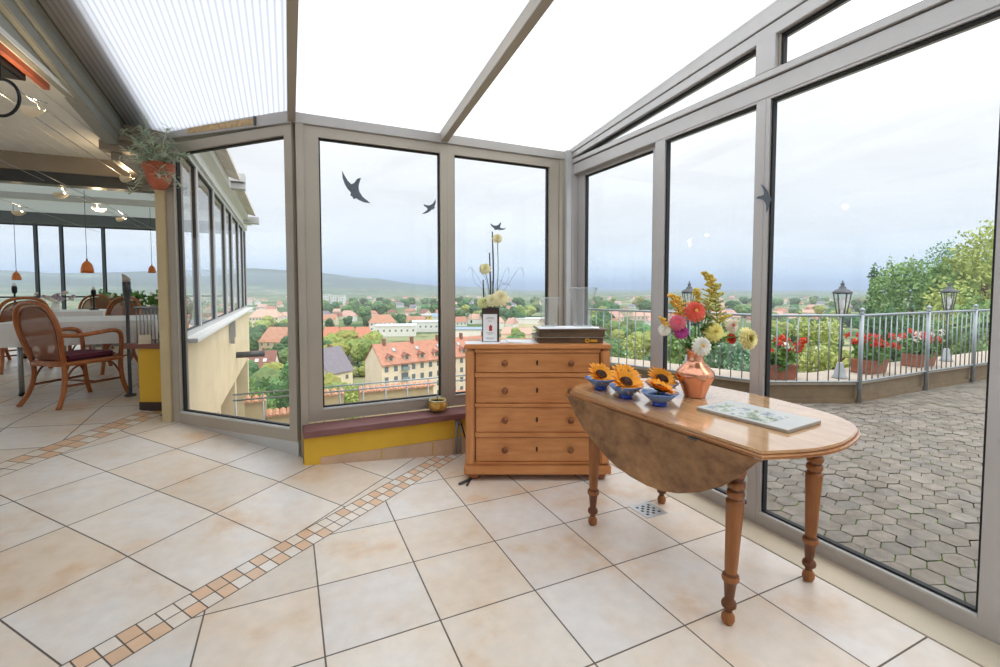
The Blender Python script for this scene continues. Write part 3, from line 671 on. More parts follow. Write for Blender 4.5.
def sunbowl(x, y, lab1, lab2, r=.096, tilt=(0, -.55, .8), seed=0, sc=.97):
    t = thing('glass_bowl', lab1, 'bowl', (x, y, HT + .001))
    pr_ = [(.036, 0), (.04, .004), (.034, .010), (.045, .022), (.066, .042), (r, .07)]
    m = MB(); m.lathe(pr_[3:] + [(r - .003, .071)] + [(a - .004, z + .002) for a, z in pr_[:2:-1]], 28); m.build('vessel', PALEBLUE, t)
    m = MB(); m.lathe(pr_[:4] + [(.04, .024), (.001, .014)], 28); m.build('base', COBALT, t)
    m = MB(); m.lathe([(.001, .05), (.07, .05), (.001, .0505)], 24); m.build('water', WATER, t)
    f = thing('sunflower', lab2, 'sunflower', (x, y, HT + .074)); T = Vector(tilt).normalized(); u, v_, w2 = frm(T); q = random.Random(seed)
    m = MB(); c = Vector((0, 0, .012))
    for L, (n, l0, el) in enumerate(((17, .078, .32), (17, .072, .55), (14, .058, .85))):
        for k in range(n):
            a = 2 * PI * (k + .5 * L + q.uniform(-.2, .2)) / n; rad = u * math.cos(a) + v_ * math.sin(a); sd = -u * math.sin(a) + v_ * math.cos(a)
            l_ = l0 * sc * q.uniform(.88, 1.1); e = el + q.uniform(-.12, .12); d_ = rad * math.cos(e) + w2 * math.sin(e); b0 = c + rad * .026 * sc
            p1 = b0 + d_ * l_ * .45; p2 = b0 + d_ * l_ - w2 * l_ * .12
            m.add([b0 - sd * .005, b0 + sd * .005, p1 + sd * .0165, p1 - sd * .0165, p2], [(0, 1, 2, 3), (3, 2, 4)], 0, True)
    m.build('petals', SUNP, f)
    m = MB(); M_ = Matrix((u, v_, w2)).transposed(); m.lathe([(.0001, .018), (.016, .017), (.031, .011), (.039, .0), (.032, -.012), (.0001, -.014)][::-1], 20, c + w2 * .006, M=M_); m.build('seed_disk', SUND, f)
    m = MB(); m.tube([c - w2 * .008, c - w2 * .03, c - w2 * .045 + Vector((0, 0, -.005))], .006, 8); m.build('stem', STEM, f)
sunbowl(1.715, 2.245, 'cobalt glass bowl at the far left end of the row on the table', 'sunflower in the leftmost blue bowl', seed=1)
sunbowl(1.71, 2.01, 'cobalt glass bowl in the middle of the front edge of the table', 'sunflower facing forward in the middle blue bowl', seed=2, sc=1.04)
sunbowl(1.755, 1.80, 'cobalt glass bowl nearest to the copper vase and viewer', 'sunflower lying tilted upward in the nearest blue bowl', seed=3, tilt=(.25, -.25, 1))
sunbowl(1.95, 1.985, 'cobalt glass bowl behind, left of the copper vase', 'sunflower facing forward between nearest bowl and copper vase', seed=4, sc=1.0)
sunbowl(1.885, 2.225, 'cobalt glass bowl at the back, half hidden by the middle sunflower', 'sunflower at the back, half hidden behind the middle one', seed=5, tilt=(0, -.3, 1))
# ---- folder with a print
mg = thing('picture_folder', 'flat pale folder with a landscape print lying on the wooden table', 'folder', (2.02, 1.45, HT + .001), R(6))
m = MB(); m.bb(-.14, .14, -.22, .22, 0, .012); m.build('cover', mat('pale_folder_card', '#a39c92', .6), mg, bev=.002)
m = MB(); m.bb(-.138, .142, -.217, .221, .012, .015); m.build('sheet', mat('off_white_sheet', '#c9cac8', .6, 0, .03), mg)
pm = NB('printed_landscape'); pp = pm.pr(.5); v = pm.coords((1, 1, 1)); f = pm.noise(v, 14, 5, .65)
pm.l(pm.ramp(f, [(.32, hexc('#5d6d66')), (.43, hexc('#93a38c')), (.5, hexc('#d8d8d2')), (.6, hexc('#9aa6b0')), (.68, hexc('#5c6670'))]), pp.inputs['Base Color'])
m = MB(); m.bb(-.115, .07, -.12, .19, .0151, .0158); m.build('print', pm.m, mg)
# ---- copper vase and bouquet
COP = mat('polished_copper', '#e3a283', .22, .95, .1, 9)
VB = Vector((2.09, 1.875, HT + .001))
cv = thing('copper_vase', 'copper vase with narrow neck holding the mixed bouquet', 'vase', VB, R(10))
prof = [(.055, 0), (.058, .004), (.062, .02), (.085, .08), (.103, .112), (.105, .125), (.098, .145), (.07, .175), (.047, .195), (.043, .21), (.044, .25), (.05, .272)]
m = MB(); m.lathe(prof + [(.047, .272), (.04, .25), (.039, .21), (.001, .19)], 32); m.build('vessel', COP, cv)
m = MB(); m.tube([(.05 * math.cos(2 * PI * k / 28), .05 * math.sin(2 * PI * k / 28), .272) for k in range(28)], .004, 8, closed=True); m.build('rim', COP, cv)
PX = 2.623 / 457.7
def bq(px, py, dep=0): return RTV * ((px - 695) * PX) + Vector((0, 0, (397 - py) * PX)) + FWV * dep
CB = {n: mat(n, c, .65, 0, .14, 14) for n, c in (('coral_petal', '#ee6a55'), ('pink_petal', '#e7788e'), ('magenta_petal', '#c04a96'), ('white_petal', '#f6f1e4'), ('pale_yellow_petal', '#efe58e'), ('soft_yellow_petal', '#f0e6a2'), ('red_petal', '#d8472f'), ('goldenrod_bud', '#dcc560'), ('amber_bud', '#ecbc56'), ('green_gold_bud', '#c6c274'), ('cream_white_petal', '#f4e3cf'))}
def dahlia(name, px, py, rpx, m_, label, dep=-.02, face=None, layers=7, n=16, seed=0, eye=None):
    c = bq(px, py, dep); r = rpx * PX * 1.1; face = face or (-FWV + Vector((0, 0, .25)) + RTV * ((px - 700) * .012))
    t = thing(name, label, 'flower', VB)
    neck = Vector((0, 0, .262)) + RTV * ((px - 695) * .0005)
    m = MB(); mid = (neck + c) / 2 + Vector((0, 0, .04)); m.tube(bez([neck - Vector((0, 0, .05)), neck, mid, c + Vector(face).normalized() * -.012], 5), .0035, 6); m.build('stem', STEM, t)
    m = MB(); petals(m, c, r, face, layers, n, .5, .55, 0, seed); m.ball(c - Vector(face).normalized() * .004, r * .5, 12)
    mats = [m_]
    if eye: m.ball(c + Vector(face).normalized() * r * .42, r * .2, 8, 1); mats.append(CB[eye])
    m.build('bloom', mats, t)
dahlia('dahlia', 692, 313, 10, CB['coral_petal'], 'big coral red dahlia at the top of the bouquet', seed=11, eye='amber_bud')
dahlia('dahlia', 675.5, 324, 8, CB['pink_petal'], 'pink dahlia at upper left, below the amber spray', seed=12, eye='coral_petal')
dahlia('dahlia', 679, 333, 7, CB['magenta_petal'], 'magenta purple dahlia at lower left of the bouquet', seed=13)
dahlia('dahlia', 664, 331, 6, CB['white_petal'], 'small white flower at the far left of the bouquet', dep=.0, seed=14)
dahlia('dahlia', 695.5, 346, 9, CB['white_petal'], 'white dahlia with amber eye just over the vase rim', dep=-.07, seed=15, eye='amber_bud')
dahlia('dahlia', 710, 333, 10, CB['pale_yellow_petal'], 'pale yellow dahlia in the middle right of the bouquet', dep=-.03, seed=16)
dahlia('dahlia', 729, 327, 7, CB['cream_white_petal'], 'cream flower with coral eye at the right of the bouquet', dep=-.01, seed=17, eye='coral_petal')
dahlia('dahlia', 731, 340, 5.5, CB['red_petal'], 'small red dahlia tucked behind the big yellow one', dep=.01, seed=18)
dahlia('dahlia', 742, 339, 11, CB['soft_yellow_petal'], 'large soft yellow dahlia at the far right of the bouquet', dep=-.04, seed=19)
def spray(pts, m_, label, n=60, r=.05, seed=0, bud=.0062):
    q = random.Random(seed); t = thing('goldenrod_spray', label, 'flower', VB)
    P = bez([Vector((0, 0, .22))] + [bq(*p) for p in pts], 8); m = MB(); m.tube(P, .0025, 5); m.build('stem', STEM, t)
    m = MB(); k0 = int(len(P) * .42)
    for k in range(n):
        f = q.random(); p = P[min(len(P) - 1, int(k0 + (len(P) - k0) * f))]; a = q.uniform(0, 6.28); rr = r * (1.15 - .85 * f) * (.3 + .7 * q.random())
        e = p + Vector((math.cos(a) * rr, math.sin(a) * rr, rr * .45))
        m.tube([p, e], .001, 3, caps=False)
        for h in range(6): m.ball(p.lerp(e, .25 + .15 * h) + Vector((0, 0, .004)), bud * q.uniform(.6, 1.2), 5)
    m.build('blossom', m_, t)
spray([(706, 325, .03), (712, 300, .03), (711, 285, .03), (704, 276, .03)], CB['goldenrod_bud'], 'tallest goldenrod spray curling over at the top', 80, .055, 21)
spray([(704, 322, .0), (706, 306, .0), (720, 296, .0)], CB['green_gold_bud'], 'greenish gold spray right of the coral dahlia', 60, .05, 22)
spray([(684, 325, .02), (676, 306, .02), (671, 298, .02)], CB['amber_bud'], 'amber spray at the left above the pink dahlia', 70, .05, 23)
spray([(672, 335, .0), (664, 325, .0), (660, 320, .0)], CB['amber_bud'], 'short amber spray hanging out at the far left', 30, .03, 24)
spray([(716, 330, .01), (716, 300, .04), (719, 288, .04)], CB['green_gold_bud'], 'tall green gold spray right of the tallest one', 80, .06, 26)
spray([(700, 330, .03), (700, 305, .05), (698, 292, .05)], CB['goldenrod_bud'], 'goldenrod spray rising behind the coral dahlia', 60, .05, 27)
spray([(680, 335, .03), (684, 310, .05), (680, 300, .05)], CB['goldenrod_bud'], 'goldenrod spray behind the pink dahlia', 60, .05, 28)
spray([(712, 335, .02), (722, 322, .02), (730, 318, .02)], CB['goldenrod_bud'], 'short goldenrod spray reaching to the right', 40, .035, 25)
for k, (px, py, lb) in enumerate(((684, 345, 'green leaf sprig left of the white dahlia'), (714, 350, 'green leaf sprig right of the white dahlia'), (700, 326, 'green leaf sprig under the coral dahlia'), (722, 340, 'green leaf sprig reaching right towards the red dahlia'), (708, 318, 'green leaf sprig between coral and pale yellow dahlias'))):
    m = MB(); q = random.Random(30 + k); e = bq(px, py, -.02); s0 = Vector((0, 0, .24)); m.tube(bez([s0, (s0 + e) / 2 + Vector((0, 0, .03)), e], 4), .002, 5)
    for j in range(22):
        a = q.uniform(0, 6.28); leaf_blade(m, s0.lerp(e, .3 + .7 * j / 21), (math.cos(a), math.sin(a), .5), .07, .026)
    tag(m.build('leaf_sprig', LEAFG, loc=VB), lb, 'foliage')

# ================================================================== SMALL THINGS BY THE WINDOWS
# bird-strike stickers on the glass
BIRD = [(150, 247), (157, 262), (168, 280), (180, 291), (190, 284), (199, 270), (212, 266), (206, 283), (203, 298), (205, 312), (216, 330), (243, 350), (222, 349), (205, 343), (193, 336), (190, 341), (183, 338), (184, 333), (176, 330), (177, 318), (167, 308), (157, 290), (151, 270)]
BM = mat('dark_grey_film', '#5d6670', .6)
def bird(c, sc, rot, ux, label, flip=1):
    """flat silhouette stuck to a pane; ux = direction along the pane"""
    m = MB(); ux = Vector(ux); up = Vector((0, 0, 1)); nrm = ux.cross(up); ca, sa = math.cos(rot), math.sin(rot); P = []
    for x, y in BIRD:
        a, b_ = (x - 192) * flip * sc, -(y - 303) * sc; P.append(Vector(c) + ux * (a * ca - b_ * sa) + up * (a * sa + b_ * ca))
    m.prism(P, nrm * .0012); tag(m.build('bird_sticker', BM), label, 'sticker')
bird((.515, 3.916, 2.262), .00238, 0, (1, 0, 0), 'largest dark bird sticker, high on the left back pane')
bird((1.135, 3.916, 2.155), .00135, R(95), (1, 0, 0), 'small dark bird sticker near the right edge of the left back pane')
bird((1.795, 3.916, 2.022), .00125, R(-60), (1, 0, 0), 'small dark bird sticker above the roses on the right back pane', -1)
bird((XW - .034, 1.83, 1.985), .0013, R(55), (0, -1, 0), 'dark bird sticker on the edge of the right glass door', -1)
gp = thing('brass_pot', 'small round golden pot on the window sill left of the chest', 'pot', (1.165, 3.80, .387))
m = MB(); m.lathe([(.05, 0), (.07, .008), (.083, .035), (.08, .065), (.068, .083), (.07, .092), (.063, .092), (.06, .08), (.001, .07)], 24); m.build('vessel', mat('brushed_gold', '#d2a552', .35, .5, .1), gp)
m = MB(); m.lathe([(.07, .084), (.076, .09), (.07, .096), (.064, .09), (.07, .084)], 24); m.build('rim', mat('pale_gold_rim', '#ecdcae', .4, .3), gp)
m = MB(); q = random.Random(3)
for k in range(12): a = q.uniform(0, 6.28); leaf_blade(m, (0, 0, .08), (math.cos(a), math.sin(a) * .5, q.uniform(.3, 1.0)), q.uniform(.1, .2), .006, .9)
tag(m.build('air_plant', mat('grey_green_leaf', '#8d9a70', .7), loc=gp.location), 'wispy grass plant growing in the golden pot', 'plant')
m = MB(); m.tube([(1.30, 3.702, .02), (1.30, 3.702, .36)], .012, 10); m.tube([(1.34, 3.703, .02), (1.34, 3.703, .36)], .008, 8); m.box((1.32, 3.705, .30), (.05, .02, .07)); tag(m.build('conduit_pipe', CHROME), 'thin grey conduit running down the yellow parapet beside the chest', 'pipe')
m = MB(); m.tube(bez([(1.34, 3.69, .28), (1.37, 3.66, .15), (1.40, 3.6, .04), (1.36, 3.5, .008), (1.42, 3.42, .008)], 6), .006, 8); tag(m.build('power_cord', BLACK), 'black cord hanging from conduit down behind the chest', 'cord')
m = MB(); m.bar((1.115, 3.12, .012), (1.26, 3.19, .012), .022, .008); m.bar((1.16, 3.08, .008), (1.24, 3.20, .008), .014, .006); tag(m.build('metal_bracket', DKGREY), 'flat grey metal strip on the tiles under the left chest foot', 'bracket')
m = MB(); m.bb(-.085, .085, -.085, .085, 0, .003)
for i in range(5):
    for j in range(5):
        if (i + j) % 2 == 0: m.bb(-.058 + i * .024, -.04 + i * .024, -.058 + j * .024, -.04 + j * .024, .003, .0036, 1)
tag(m.build('floor_drain', [mat('steel_grate', '#b9bcbe', .35, .6), mat('drain_hole', '#1c2030', .7)], loc=(2.11, 2.25, .0012)), 'small square steel floor drain between the table legs', 'drain')

# ================================================================== HANGING POT ON THE COLUMN
TERRA = mat('terracotta', '#b5654a', .8, 0, .12, 9, .2)
hp = thing('hanging_pot', 'half round terracotta wall pot with silvery plant on the corner column', 'pot', (-.985, 4.84, 2.30), -TH)
m = MB(); half_r = [(.06, 0), (.10, .07), (.125, .17), (.14, .215), (.14, .25), (.128, .25), (.10, .2), (.001, .19)]
half_r = [(a * .82, b_ * .82) for a, b_ in half_r]; m.lathe(half_r, 24, (0, .0, 0)); m.build('vessel', TERRA, hp)
m = MB(); m.tube([(.11 * math.cos(2 * PI * k / 24), .11 * math.sin(2 * PI * k / 24), .203) for k in range(24)], .01, 8, closed=True); m.build('rim', TERRA, hp)
SIL = mat('silver_green_leaf', '#c4d2c0', .75, 0, .18, 12)
sp = thing('trailing_succulent', 'silvery green trailing plant growing out of the terracotta wall pot', 'plant', (-.985, 4.84, 2.46), -TH)
q = random.Random(8); st = MB(); lv = MB()
for k in range(30):
    a = q.uniform(0, 6.28); L = q.uniform(.2, .40); up = q.uniform(-.9, 1.2) if k > 5 else 1.5
    e = Vector((math.cos(a) * L * .75, -abs(math.sin(a)) * L * .6 - .02, L * up * .75))
    P = bez([(0.04 * math.cos(a), .04 * math.sin(a), 0), e * .55 + Vector((0, 0, .05)), e], 8); st.tube(P, .003, 5)
    for j in range(34):
        p = P[min(len(P) - 1, int(len(P) * (.15 + .85 * j / 34)))]; b_ = q.uniform(0, 6.28)
        leaf_blade(lv, p, (math.cos(b_), math.sin(b_), q.uniform(-.2, .7)), q.uniform(.05, .085), .014, .1)
st.build('stem', SIL, sp); lv.build('foliage', SIL, sp)

# ================================================================== DINING ROOM
RAT = wood('honey_rattan', '#8a4a22', '#b9713a', (10, 10, 2), 3, .4); RATD = wood('dark_rattan', '#6d3a1c', '#8f5228', (10, 10, 2), 3, .45)
cn = NB('woven_cane'); cp = cn.pr(.6); cp.inputs['Base Color'].default_value = (*hexc('#8a5230'), 1)
wv = cn.coords((70, 70, 70)); ck = cn.n('ShaderNodeTexChecker', Scale=1.0); cn.l(wv, ck.inputs['Vector'])
ck.inputs[1].default_value = (*hexc('#96592f'), 1); ck.inputs[2].default_value = (*hexc('#6e3e20'), 1); cn.l(ck.outputs[0], cp.inputs['Base Color'])
tr = cn.n('ShaderNodeBsdfTransparent'); mxs = cn.n('ShaderNodeMixShader'); mlt = cn.n('ShaderNodeMath', operation='MULTIPLY'); mlt.inputs[1].default_value = .32; cn.l(ck.outputs[1], mlt.inputs[0])
cn.l(mlt.outputs[0], mxs.inputs[0]); cn.l(cp.outputs[0], mxs.inputs[1]); cn.l(tr.outputs[0], mxs.inputs[2]); cn.l(mxs.outputs[0], cn.out.inputs[0]); CANE = cn.m
BURG = mat('burgundy_cushion', '#5e2236', .85, 0, .15, 14)
def mirror(P): return [Vector((-p[0], p[1], p[2])) for p in P]
def rattan_chair(label, loc, rz):
    t = thing('rattan_armchair', label, 'chair', loc, rz)
    hoopR = [Vector(p) for p in ((.20, -.23, .40), (.235, -.265, .55), (.265, -.30, .72), (.25, -.33, .86), (.17, -.352, .97), (0, -.362, 1.01))]
    hoop = bez([*mirror(hoopR), *hoopR[-2::-1]], 5)
    m = MB(); m.tube(hoop, .021, 10); m.build('back_frame', RAT, t)
    c = Vector((0, -.30, .70)); inner = [c + (p - c) * .84 for p in hoop]
    m = MB(); m.tube(inner, .011, 8); m.build('inner_hoop', RATD, t)
    m = MB(); ctr = len(inner) // 2; nI = len(inner)
    for k in range(nI // 2):
        a, b_ = inner[k], inner[nI - 1 - k]; d, e = inner[k + 1], inner[nI - 2 - k]
        m.add([a, b_, e, d], [(0, 1, 2, 3)], 0, True)
    m.build('backrest', CANE, t)
    m = MB(); m.tube(bez([(-.2, -.235, .43), (0, -.26, .43), (.2, -.235, .43)], 4), .014, 8); m.build('back_rail', RAT, t)
    for s_ in (1, -1):
        arm = bez([(s_ * .262, -.30, .70), (s_ * .285, -.16, .685), (s_ * .30, .02, .70), (s_ * .295, .17, .71), (s_ * .285, .245, .67), (s_ * .272, .262, .56), (s_ * .265, .255, .42)], 5)
        m = MB(); m.tube(arm, .021, 10); m.build('armrest', RAT, t)
        m = MB(); m.tube(bez([(s_ * .262, .255, .43), (s_ * .255, .262, .26), (s_ * .262, .285, .12), (s_ * .28, .325, 0)], 5), .022, 10); m.build('leg', RAT, t)
        m = MB(); m.tube(bez([(s_ * .20, -.23, .42), (s_ * .205, -.235, .26), (s_ * .225, -.27, .12), (s_ * .26, -.335, 0)], 5), .022, 10); m.build('leg', RAT, t)
        m = MB(); m.tube([(s_ * .212, -.25, .20), (s_ * .258, .27, .20)], .012, 8); m.build('stretcher', RATD, t)
        m = MB(); m.tube(bez([(s_ * .258, .26, .24), (s_ * .25, .18, .37), (s_ * .24, .08, .40)], 4), .010, 8); m.build('brace', RATD, t); m = MB(); m.tube(bez([(s_ * .206, -.235, .24), (s_ * .21, -.16, .36), (s_ * .22, -.06, .40)], 4), .010, 8); m.build('brace', RATD, t)
    m = MB(); m.tube([(-.235, .02, .20), (.235, .02, .20)], .011, 8); m.build('stretcher', RATD, t)
    ring = [(-.26, .27, .42), (0, .31, .425), (.26, .27, .42), (.25, .02, .415), (.2, -.23, .41), (0, -.25, .41), (-.2, -.23, .41), (-.25, .02, .415)]
    m = MB(); m.tube(bez(ring + [ring[0]], 4)[:-1], .022, 10, closed=True); m.build('seat_frame', RAT, t)
    m = MB(); m.prism([(x * .95, y * .95, .415) for x, y, z in bez(ring, 3)], (0, 0, .015)); m.build('seat', RATD, t)
    m = MB(); m.box((0, .02, .462), (.44, .46, .055)); m.build('cushion', BURG, t, bev=.022)
    return t
chair0 = rattan_chair('rattan armchair with burgundy cushion, nearest to the viewer before the white table', (-1.93, 5.88, .33), R(-38)); chair0.scale = (.96, .96, .98)
for x, y, rz, lb in ((-3.40, 8.45, 40, 'rattan armchair at the left picture edge with its round back towards us'), (-3.95, 9.25, -40, 'rattan armchair half hidden behind the leftmost chair'),
                     (-3.25, 10.34, 165, 'small far rattan armchair facing us below the nearest orange pendant'), (-2.27, 7.88, 150, 'rattan armchair at the far side of the white table, left of the grey post'),
                     (-1.80, 8.72, 140, 'rattan armchair behind the steel railing at the far side of the table')):
    copy_tree(chair0, (x, y, .33), R(rz), lb)
CLOTH = mat('white_tablecloth', '#eef0f2', .85, 0, .03, 4)
def cloth_table(label, clabel, x, y, wx, wy, h=.76, rz=0, hang=.24):
    t = thing('dining_table', label, 'table', (x, y, .33), rz)
    m = MB(); m.bb(-wx / 2 + .02, wx / 2 - .02, -wy / 2 + .02, wy / 2 - .02, h - .03, h); m.build('tabletop', WHITE, t, bev=.004)
    for sx_ in (-1, 1):
        for sy in (-1, 1):
            m = MB(); m.tube([(sx_ * (wx / 2 - .16), sy * (wy / 2 - .1), .02), (sx_ * (wx / 2 - .16), sy * (wy / 2 - .1), h - .03)], .022, 10); lg = m.build('leg', CHROME, t)
            m = MB(); m.lathe([(.024, 0), (.026, .01), (.024, .035)], 10, (sx_ * (wx / 2 - .16), sy * (wy / 2 - .1), 0)); m.build('rubber_foot', BLACK, lg)
    m = MB(); q = random.Random(int(abs(x * 100))); n = 20; per = []
    for i in range(4 * n):
        sd, f = divmod(i, n); f = f / n; X = [(-1 + 2 * f, -1), (1, -1 + 2 * f), (1 - 2 * f, 1), (-1, 1 - 2 * f)][sd]; per.append((X[0] * wx / 2, X[1] * wy / 2))
    top_ = [(a, b_, h + .004) for a, b_ in per]; rows = [top_]
    for r_ in (.25, .6, 1.0):
        rows.append([(a * (1 + .012 + .03 * r_ * math.sin(i * 1.3) ** 2), b_ * (1 + .012 + .03 * r_ * math.sin(i * 1.1 + 1) ** 2), h - hang * r_) for i, (a, b_) in enumerate(per)])
    N_ = 4 * n; vs = [p for r_ in rows for p in r_]
    fs = [(j * N_ + i, j * N_ + (i + 1) % N_, (j + 1) * N_ + (i + 1) % N_, (j + 1) * N_ + i) for j in range(3) for i in range(N_)] + [tuple(range(N_))]
    m.add(vs, fs, 0, False); tag(m.build('tablecloth', CLOTH, loc=(x, y, .33), rotz=rz), clabel, 'tablecloth')
cloth_table('rectangular table on steel legs behind the nearest rattan chair', 'white cloth over the nearest dining table', -2.02, 6.85, 1.32, 1.2)
cloth_table('square dining table in the middle of the far room', 'white cloth over the middle dining table, under the mauve flowers', -3.05, 9.45, .9, .9)
cloth_table('square dining table by the far window on the left', 'white cloth over the left far table', -4.1, 10.1, .9, .9)
# flowers and candlesticks on the far tables
vz = thing('white_vase', 'small white vase with mauve and white flowers on the middle table', 'vase', (-3.25, 9.28, 1.10))
m = MB(); m.lathe([(.04, 0), (.055, .03), (.05, .09), (.035, .12), (.045, .14), (.038, .14), (.03, .1), (.001, .09)], 16); m.build('vessel', WHITE, vz)
q = random.Random(4); g = MB(); BL = []
for k in range(26):
    m = MB(); BL.append(m); p = Vector((q.gauss(0, .13), q.gauss(0, .1), .16 + abs(q.gauss(0, .07)))); g.tube([(0, 0, .1), p], .002, 4); petals(m, p, .04, (q.gauss(0, .4), -.6, .6), 3, 8, .5, .6, k % 2, k)
fl = thing('flower_bunch', 'loose bunch of mauve and white flowers in the small white vase', 'flowers', (-3.25, 9.28, 1.10)); [m.build('bloom', [mat('mauve_petal', '#d3c3d4', .7, 0, .15), CB['white_petal']], fl) for m in BL]; g.build('stem', STEM, fl)
def candlestick(x, y, z, lb, h=.38):
    t = thing('candlestick', lb, 'candlestick', (x, y, z)); m = MB(); m.lathe([(.06, 0), (.06, .012), (.015, .025), (.012, h * .5), (.012, h * .68), (.03, h * .72), (.035, h * .9), (.03, h)], 14); m.build('holder', BLACK, t)
    m = MB(); m.lathe([(.022, h), (.022, h + .05), (.001, h + .055)], 12); m.build('candle', WHITE, t)
candlestick(-4.02, 10.05, 1.10, 'dark candlestick on the left far table')
candlestick(-2.83, 9.42, 1.10, 'dark candlestick on the middle table beside the green plants', .32)
# plant trough before the far window
pt = thing('plant_trough', 'long low planter box before the far window, filled with green plants', 'planter', (-2.75, 11.25, .33)); m = MB(); m.bb(-.75, .75, -.16, .16, 0, .72); m.build('box', mat('grey_planter', '#8c8f8d', .6), pt, bev=.01); m = MB(); m.bb(-.72, .72, -.13, .13, .72, .725); m.build('soil', mat('dark_soil', '#3a2f27', .95), pt)
def leaf_cloud(mb, blobs, n, size, seed, mi=0, flat=.0):
    q = random.Random(seed); tot = sum(b_[1][0] * b_[1][2] for b_ in blobs)
    for c, r3 in blobs:
        for k in range(int(n * r3[0] * r3[2] / tot)):
            d = Vector((q.gauss(0, 1), q.gauss(0, 1), q.gauss(0, 1))).normalized() * (q.random() ** .33)
            d *= .72 + .42 * noise.noise(Vector(c) + d * 2.3)
            p = Vector(c) + Vector((d.x * r3[0], d.y * r3[1], d.z * r3[2])); u = Vector((q.gauss(0, 1), q.gauss(0, 1), q.gauss(0, .6) + flat)).normalized(); v_ = u.orthogonal().normalized(); a = q.uniform(0, 6.28)
            v_ = (v_ * math.cos(a) + u.cross(v_) * math.sin(a)); w2 = u.cross(v_); L = size * q.uniform(.6, 1.3)
            mb.add([p - v_ * L * .5, p + w2 * L * .28, p + v_ * L * .5, p - w2 * L * .28], [(0, 1, 2, 3)], mi, False)
for k, (dx, lb) in enumerate(((-.45, 'bushy green plant at the left end of the long planter'), (.02, 'bushy green plant in the middle of the long planter'), (.45, 'bushy green plant at the right end of the long planter'))):
    t = thing('leafy_plant', lb, 'plant', (-2.75 + dx, 11.25, 1.05)); m = MB(); leaf_cloud(m, [((0, 0, .16), (.3, .2, .24))], 420, .09, 40 + k); m.build('foliage', LEAFG, t)
    m = MB(); m.tube([(0, 0, 0), (.02, 0, .2)], .012, 6); m.build('stem', STEM, t)
    q = random.Random(60 + k)
    for j in range(5): m = MB(); petals(m, (q.uniform(-.2, .2), -.18, q.uniform(.1, .3)), .035, (0, -1, .4), 2, 7, .5, .6, 0, j); m.build('bloom', CB['white_petal'], t)
# orange pendants
ORG = mat('orange_glazed_shade', '#d7762c', .35, 0, .08)
def pendant(x, y, z, r, lb, zc=2.93):
    t = thing('pendant_lamp', lb, 'lamp', (x, y, z)); h = r * 2.3
    m = MB(); pr_ = [(r, 0), (r * .97, h * .25), (r * .88, h * .52), (r * .66, h * .78), (r * .3, h * .95), (r * .14, h)]; m.lathe(pr_ + [(max(a - .006, .004), b_ - .002) for a, b_ in pr_[::-1]], 24); m.build('shade', ORG, t)
    m = MB(); m.lathe([(r * .16, h), (r * .13, h + r * .35), (.004, h + r * .45)], 12); m.build('cap', mat('copper_cap', '#a35a2a', .4, .5), t)
    m = MB(); m.tube([(0, 0, h + r * .4), (0, 0, zc - z)], .004, 6); m.build('cord', DKGREY, t)
    m = MB(); m.ball((0, 0, r * .5), r * .32, 12); m.build('bulb', mat('opal_bulb', '#f4efe0', .4), t)
pendant(-2.767, 8.998, 1.68, .08, 'largest orange bell pendant, nearest, left of the wide window post')
pendant(-4.287, 10.805, 1.59, .062, 'orange bell pendant farthest left over the left far table')
pendant(-2.272, 10.42, 1.73, .06, 'orange bell pendant beside the cream corner column')
# railing with torch post on the yellow wall
rl = thing('steel_railing', 'short steel railing of upright bars standing on the brown ledge', 'railing', (-1.20, 5.30, .928), -TH)
m = MB(); m.tube([(-.15, .03, .335), (.16, .03, .345)], .013, 8); m.build('top_rail', CHROME, rl)
m = MB(); m.tube([(-.15, .03, .03), (.16, .03, .03)], .008, 8); m.build('bottom_rail', CHROME, rl)
for k in range(9):
    m = MB(); m.tube([(-.13 + k * .034, .03, 0), (-.13 + k * .034, .03, .338)], .0055, 6); m.build('baluster', CHROME, rl)
po = thing('torch_post', 'tall grey post with cut torch head left of the steel railing', 'post', (-1.50, 5.88, .33))
m = MB(); m.lathe([(.05, 0), (.05, .02), (.016, .03), (.016, .86), (.018, .95), (.03, 1.04), (.035, 1.1), (.035, 1.18)], 16); m.build('shaft', DKGREY, po)
m = MB(); m.lathe([(.034, 1.18), (.034, 1.21), (.001, 1.22)], 16); m.v = [(a, b_, c + (.03 - a * .8 if c > 1.205 else 0)) for a, b_, c in m.v]; m.build('head', mat('pale_stone_cap', '#b3aca4', .6), po)
m = MB(); m.add([(-.05, 0, 0), (.05, 0, 0), (.045, .03, .085), (-.045, .03, .085)], [(0, 1, 2, 3)]); m.add([(-.05, .06, 0), (.05, .06, 0), (.045, .03, .085), (-.045, .03, .085)], [(0, 1, 2, 3)])
tag(m.build('folded_card', mat('beige_card', '#cfc3ae', .8, 0, .1), loc=(-1.22, 5.24, .9285), rotz=-TH + .4, recalc=False), 'beige folded card standing on the brown ledge before the railing', 'card')
